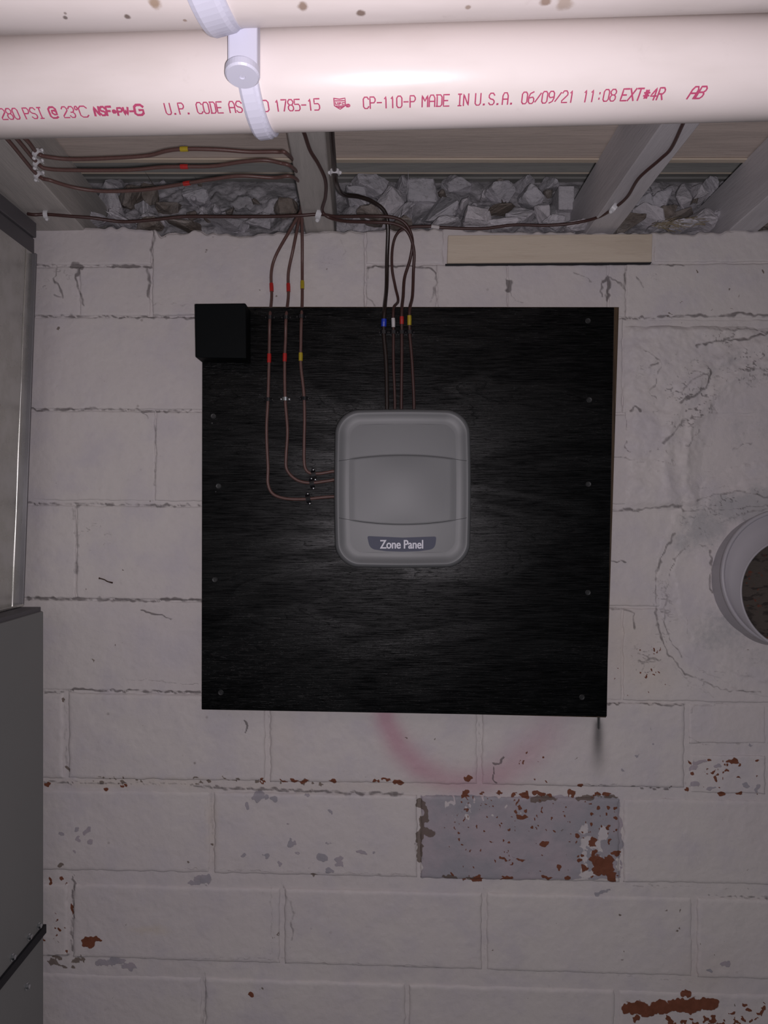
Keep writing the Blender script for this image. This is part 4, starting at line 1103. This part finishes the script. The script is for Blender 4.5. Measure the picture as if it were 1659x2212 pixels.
# ------------------------------------------------------------------ clips
def clip(px, py, d, ang, mat, label, group, sz=1.0, pt=None):
    c = pt if pt is not None else U(px, py, d)
    o = empty('cable_clip', c, label, 'cable clip', group)
    # saddle over the cable: arch in the plane across the cable, two feet and a nail
    ca, sa = math.cos(ang), math.sin(ang)
    ac = Vector((ca, 0, sa)); al = Vector((-sa, 0, ca))       # across / along the cable
    pts = []
    for k in range(9):
        a = math.pi*k/8; pts.append(c+ac*(math.cos(a)*.0040*sz)+Vector((0,-math.sin(a)*.0034*sz,0)))
    pts = [pts[0]+Vector((0,.003*sz,0))]+pts+[pts[-1]+Vector((0,.003*sz,0))]
    m = MB()
    vs = []
    for p in pts:
        for s_ in (-1, 1): vs.append(p+al*(.0026*sz*s_))
    n_ = len(pts)
    out = [p+(p-c).normalized()*.0013 for p in pts]
    for p in out:
        for s_ in (-1, 1): vs.append(p+al*(.0026*sz*s_))
    f = []
    for i in range(n_-1):
        f += [(2*i,2*i+1,2*i+3,2*i+2), (2*n_+2*i,2*n_+2*i+2,2*n_+2*i+3,2*n_+2*i+1), (2*i,2*i+2,2*n_+2*i+2,2*n_+2*i), (2*i+1,2*n_+2*i+1,2*n_+2*i+3,2*i+3)]
    f += [(0,2*n_,2*n_+1,1), (2*n_-2,2*n_-1,4*n_-1,4*n_-2)]
    m.add(vs, f); m.build('saddle', mat, o)
    for s_ in (-1, 1):
        m = MB(); fc = c+ac*(.0058*sz*s_)+Vector((0,.0012,0)); m.lathe([(-.001,.0019*sz),(.0008,.0019*sz),(.0014,.0012*sz),(.0015,.0001)], fc, (0,-1,0), 10); m.build('foot', mat, o)
gB = 'black cable clips on the board'; gW = 'white cable clips on the joists'
for i, (x, y, w) in enumerate([(583,686,'leftmost'),(618,686,'middle'),(651,684,'right')]):
    clip(x, y, BD, 0, M['staple_black'], 'black clip in the upper row of three, on the %s left-hand cable' % w, gB)
for i, (x, y, w) in enumerate([(579,863,'leftmost'),(616,862,'middle'),(657,861,'right')]):
    clip(x, y, BD, 0, M['staple_black'] if i != 1 else M['bolt'], '%s clip in the lower row of three, on the %s left-hand cable' % ('black' if i != 1 else 'shiny', w), gB)
for x, w in [(829,'the black cable with blue tape'),(850,'the cable with white tape'),(868,'the red-taped cable above the box'),(885,'the yellow-taped cable above the box')]:
    clip(x, 718, BD2, 0, M['staple_black'], 'black clip holding %s' % w, gB)
for x, y, w in [(678,1025,'top of three'),(674,1044,'middle of three'),(666,1077,'bottom of three')]:
    clip(x, y, BD, math.pi/2+.2, M['staple_black'], 'black clip beside the left edge of the control box, %s' % w, gB, 1.25)
for x, y, w in [(81,332,'uppermost'),(82,354,'middle'),(84,380,'lowest')]:
    clip(x, y, 0, .8, M['staple_white'], 'white clip on the left joist, %s of three' % w, gW, 1.15, J(x,y,.004))
clip(100,463,0,1.57,M['staple_white'],'white clip under the left joist beside the duct, on the level cable',gW,1.15,J(100,463,.004))
clip(723,372,0,0,M['staple_white'],'white clip on the black cable beside the middle joist',gW,1.15,J(723,372,.006))
clip(690,463,0,1.2,M['staple_white'],'white clip at the foot of the middle joist where two brown cables meet',gW,1.5,J(690,463,.004))
clip(1327,448,0,.9,M['staple_white'],'white clip on the cable along the right joist',gW,1.3,J(1327,448,.004))

# ------------------------------------------------------------------ furnace cabinet and duct at the left
XC = -.490
fur = empty('furnace_cabinet', Vector((-.77, -.4, 0)), 'tall grey painted sheet metal furnace cabinet at the lower left', 'cabinet')
zt = U(0, 1320, 1.10).z; zs = U(90, 2008, 1.10).z
m = MB(); m.box((-1.05, -.75, zs+.006), (XC, -.05, zt)); m.build('upper_panel', M['cabinet'], fur, bevel=.002, seg=2)
m = MB(); m.box((-1.05, -.75, 0.0), (XC, -.05, zs-.006)); m.build('lower_panel', M['cabinet'], fur, bevel=.002, seg=2)
m = MB(); m.box((-1.05, -.751, zs-.006), (XC+.0025, -.047, zs+.006)); m.build('gasket_strip', M['gasket'], fur)
for (x, y) in [(83,2000),(62,2024),(26,2068),(57,2131)]:
    d = XC*F/(x-829.5); c = U(x, y, d)
    m = MB(); m.lathe([(0,.0052),(.0008,.0052),(.0012,.0036),(.0042,.0034),(.0046,.0026),(.0046,.0001)], Vector((XC, c.y, c.z)), (1,0,0), 6); m.build('screw', M['bolt'], fur)
m = MB(); m.box((-1.04, -.74, zt), (XC+.0006-.004, -.052, zt+.006)); m.build('top_flange', M['dark_metal'], fur)
XP = -.517
duct = empty('supply_duct', Vector((-.77, -.4, zt+.006)), 'shiny galvanised sheet metal duct rising from the grey furnace cabinet', 'duct')
zd = U(0, 552, 1.12).z
# sheet with a slight bow, leaning a little outwards at the top
nx, ny = 40, 60
yy, tt = np.meshgrid(np.linspace(-.56,-.036,nx), np.linspace(0,1,ny))
Zd = (zt+.0065)+(zd-(zt+.0065))*tt
Xd = XP-.014+.020*tt+.0022*np.sin((yy+.56)/.524*math.pi)*np.sin(tt*math.pi)-.0016*np.sin(tt*19+yy*7)*np.sin((yy+.56)/.524*math.pi)
vs = [(float(Xd[i,j]), float(yy[i,j]), float(Zd[i,j])) for i in range(ny) for j in range(nx)]
vb = [(-1.0, v[1], v[2]) for v in vs]
fs = [(i*nx+j, i*nx+j+1, (i+1)*nx+j+1, (i+1)*nx+j) for i in range(ny-1) for j in range(nx-1)]
m = MB(); m.add(vs, fs)
m.add([(Xd[0,0],-.56,Zd[0,0]),(Xd[-1,0],-.56,Zd[-1,0]),(-1.0,-.56,Zd[-1,0]),(-1.0,-.56,Zd[0,0])], [(0,1,2,3)])
m.add([(Xd[0,-1],-.036,Zd[0,0]),(Xd[-1,-1],-.036,Zd[-1,0]),(-1.0,-.036,Zd[-1,0]),(-1.0,-.036,Zd[0,0])], [(0,1,2,3)])
m.build('side_sheet', M['galv'], duct, smooth=False)
sh = bpy.data.objects['side_sheet']
for p in sh.data.polygons: p.use_smooth = len(p.vertices) == 4
x0b, x0t = float(Xd[0,-1]), float(Xd[-1,-1])
m = MB(); m.hexa([(x0b-.001,-.060,zt+.0065),(x0b+.0012,-.060,zt+.0065),(x0t+.0012,-.060,zd),(x0t-.001,-.060,zd),(x0b-.001,-.059,zt+.0065),(x0b+.0012,-.059,zt+.0065),(x0t+.0012,-.059,zd),(x0t-.001,-.059,zd)])
m.build('seam_fold', M['galv'], duct, bevel=.0006, seg=2)
m = MB(); m.hexa([(x0b-.004,-.040,zt+.0065),(x0b+.0065,-.040,zt+.0065),(x0t+.0055,-.040,zd),(x0t-.004,-.040,zd),(x0b-.004,-.036,zt+.0065),(x0b+.0065,-.036,zt+.0065),(x0t+.0055,-.036,zd),(x0t-.004,-.036,zd)])
m.build('corner_flange', M['galv_dull'], duct, bevel=.0006, seg=2)
m = MB(); m.box((x0b-.004,-.56,zt+.0066),(x0b+.010,-.045,zt+.010)); m.build('foot_flange', M['galv'], duct, bevel=.0005, seg=1)
trk = empty('duct_collar', Vector((-.77,-.4,zd)), 'dark grey sheet metal collar on top of the duct, below the left joist', 'duct')
z1 = U(0, 516, 1.12).z; z2 = U(0, 464, 1.12).z
m = MB(); m.box((-1.02, -.56, zd+.0005), (U(74.5,0,1.12).x, -.030, z1)); m.build('lower_flange', M['dark_metal'], trk, bevel=.001, seg=1)
m = MB(); m.box((-1.02, -.56, z1+.0002), (U(79,0,1.118).x, -.032, z2-.013)); m.build('upper_flange', M['dark_metal'], trk, bevel=.001, seg=1)

# ------------------------------------------------------------------ vent pipe stub at the right
c0 = U(1670, 1249, 1.15); c1 = U(1709, 1248, 1.098); c2 = U(1722, 1283, 1.080)
ax = (c1-c0).normalized()
vent = empty('vent_pipe', c0, 'round white plastic vent pipe coming out of the plastered wall at the right edge', 'pipe')
L = (c1-c0).length
m = MB(); m.lathe([(-.06,.092),(-.06,.0965),(L*.45,.0965),(L*.47,.0975),(L*.9,.0975)], c0, ax, 96); m.build('sleeve', M['vent'], vent, smooth=False)
m = MB(); m.lathe([(L*.86,.0955),(L*.86,.0995),(L*.98,.1002),(L*1.02,.0990),(L*1.03,.0965),(L*.99,.0945),(L*.86,.094)], c0, ax, 96); m.build('rim', M['vent'], vent, smooth=True)
ax2 = (c2-c1); c3 = c1+ax*.0
# tapering collar from the rim to the front opening
N = 96
def circ(c, ax_, r, n=N):
    ax_ = ax_.normalized(); u = Vector((1,0,0)); u = (u-ax_*u.dot(ax_)).normalized(); w = ax_.cross(u)
    return [c+(u*math.cos(2*math.pi*k/n)+w*math.sin(2*math.pi*k/n))*r for k in range(n)]
rings = [circ(c1-ax*.002, ax, .0955), circ(c1+(c2-c1)*.5, ax, .0895), circ(c2-ax*.002, ax, .0815), circ(c2+ax*.001, ax, .0808), circ(c2+ax*.0022, ax, .0796), circ(c2+ax*.001, ax, .0778), circ(c2-ax*.07, ax, .0775)]
m = MB(); vs = [v for r_ in rings for v in r_]; fs = [(i*N+k, i*N+(k+1) % N, (i+1)*N+(k+1) % N, (i+1)*N+k) for i in range(len(rings)-1) for k in range(N)]
m.add(vs, fs); m.build('collar', M['vent'], vent, smooth=True)
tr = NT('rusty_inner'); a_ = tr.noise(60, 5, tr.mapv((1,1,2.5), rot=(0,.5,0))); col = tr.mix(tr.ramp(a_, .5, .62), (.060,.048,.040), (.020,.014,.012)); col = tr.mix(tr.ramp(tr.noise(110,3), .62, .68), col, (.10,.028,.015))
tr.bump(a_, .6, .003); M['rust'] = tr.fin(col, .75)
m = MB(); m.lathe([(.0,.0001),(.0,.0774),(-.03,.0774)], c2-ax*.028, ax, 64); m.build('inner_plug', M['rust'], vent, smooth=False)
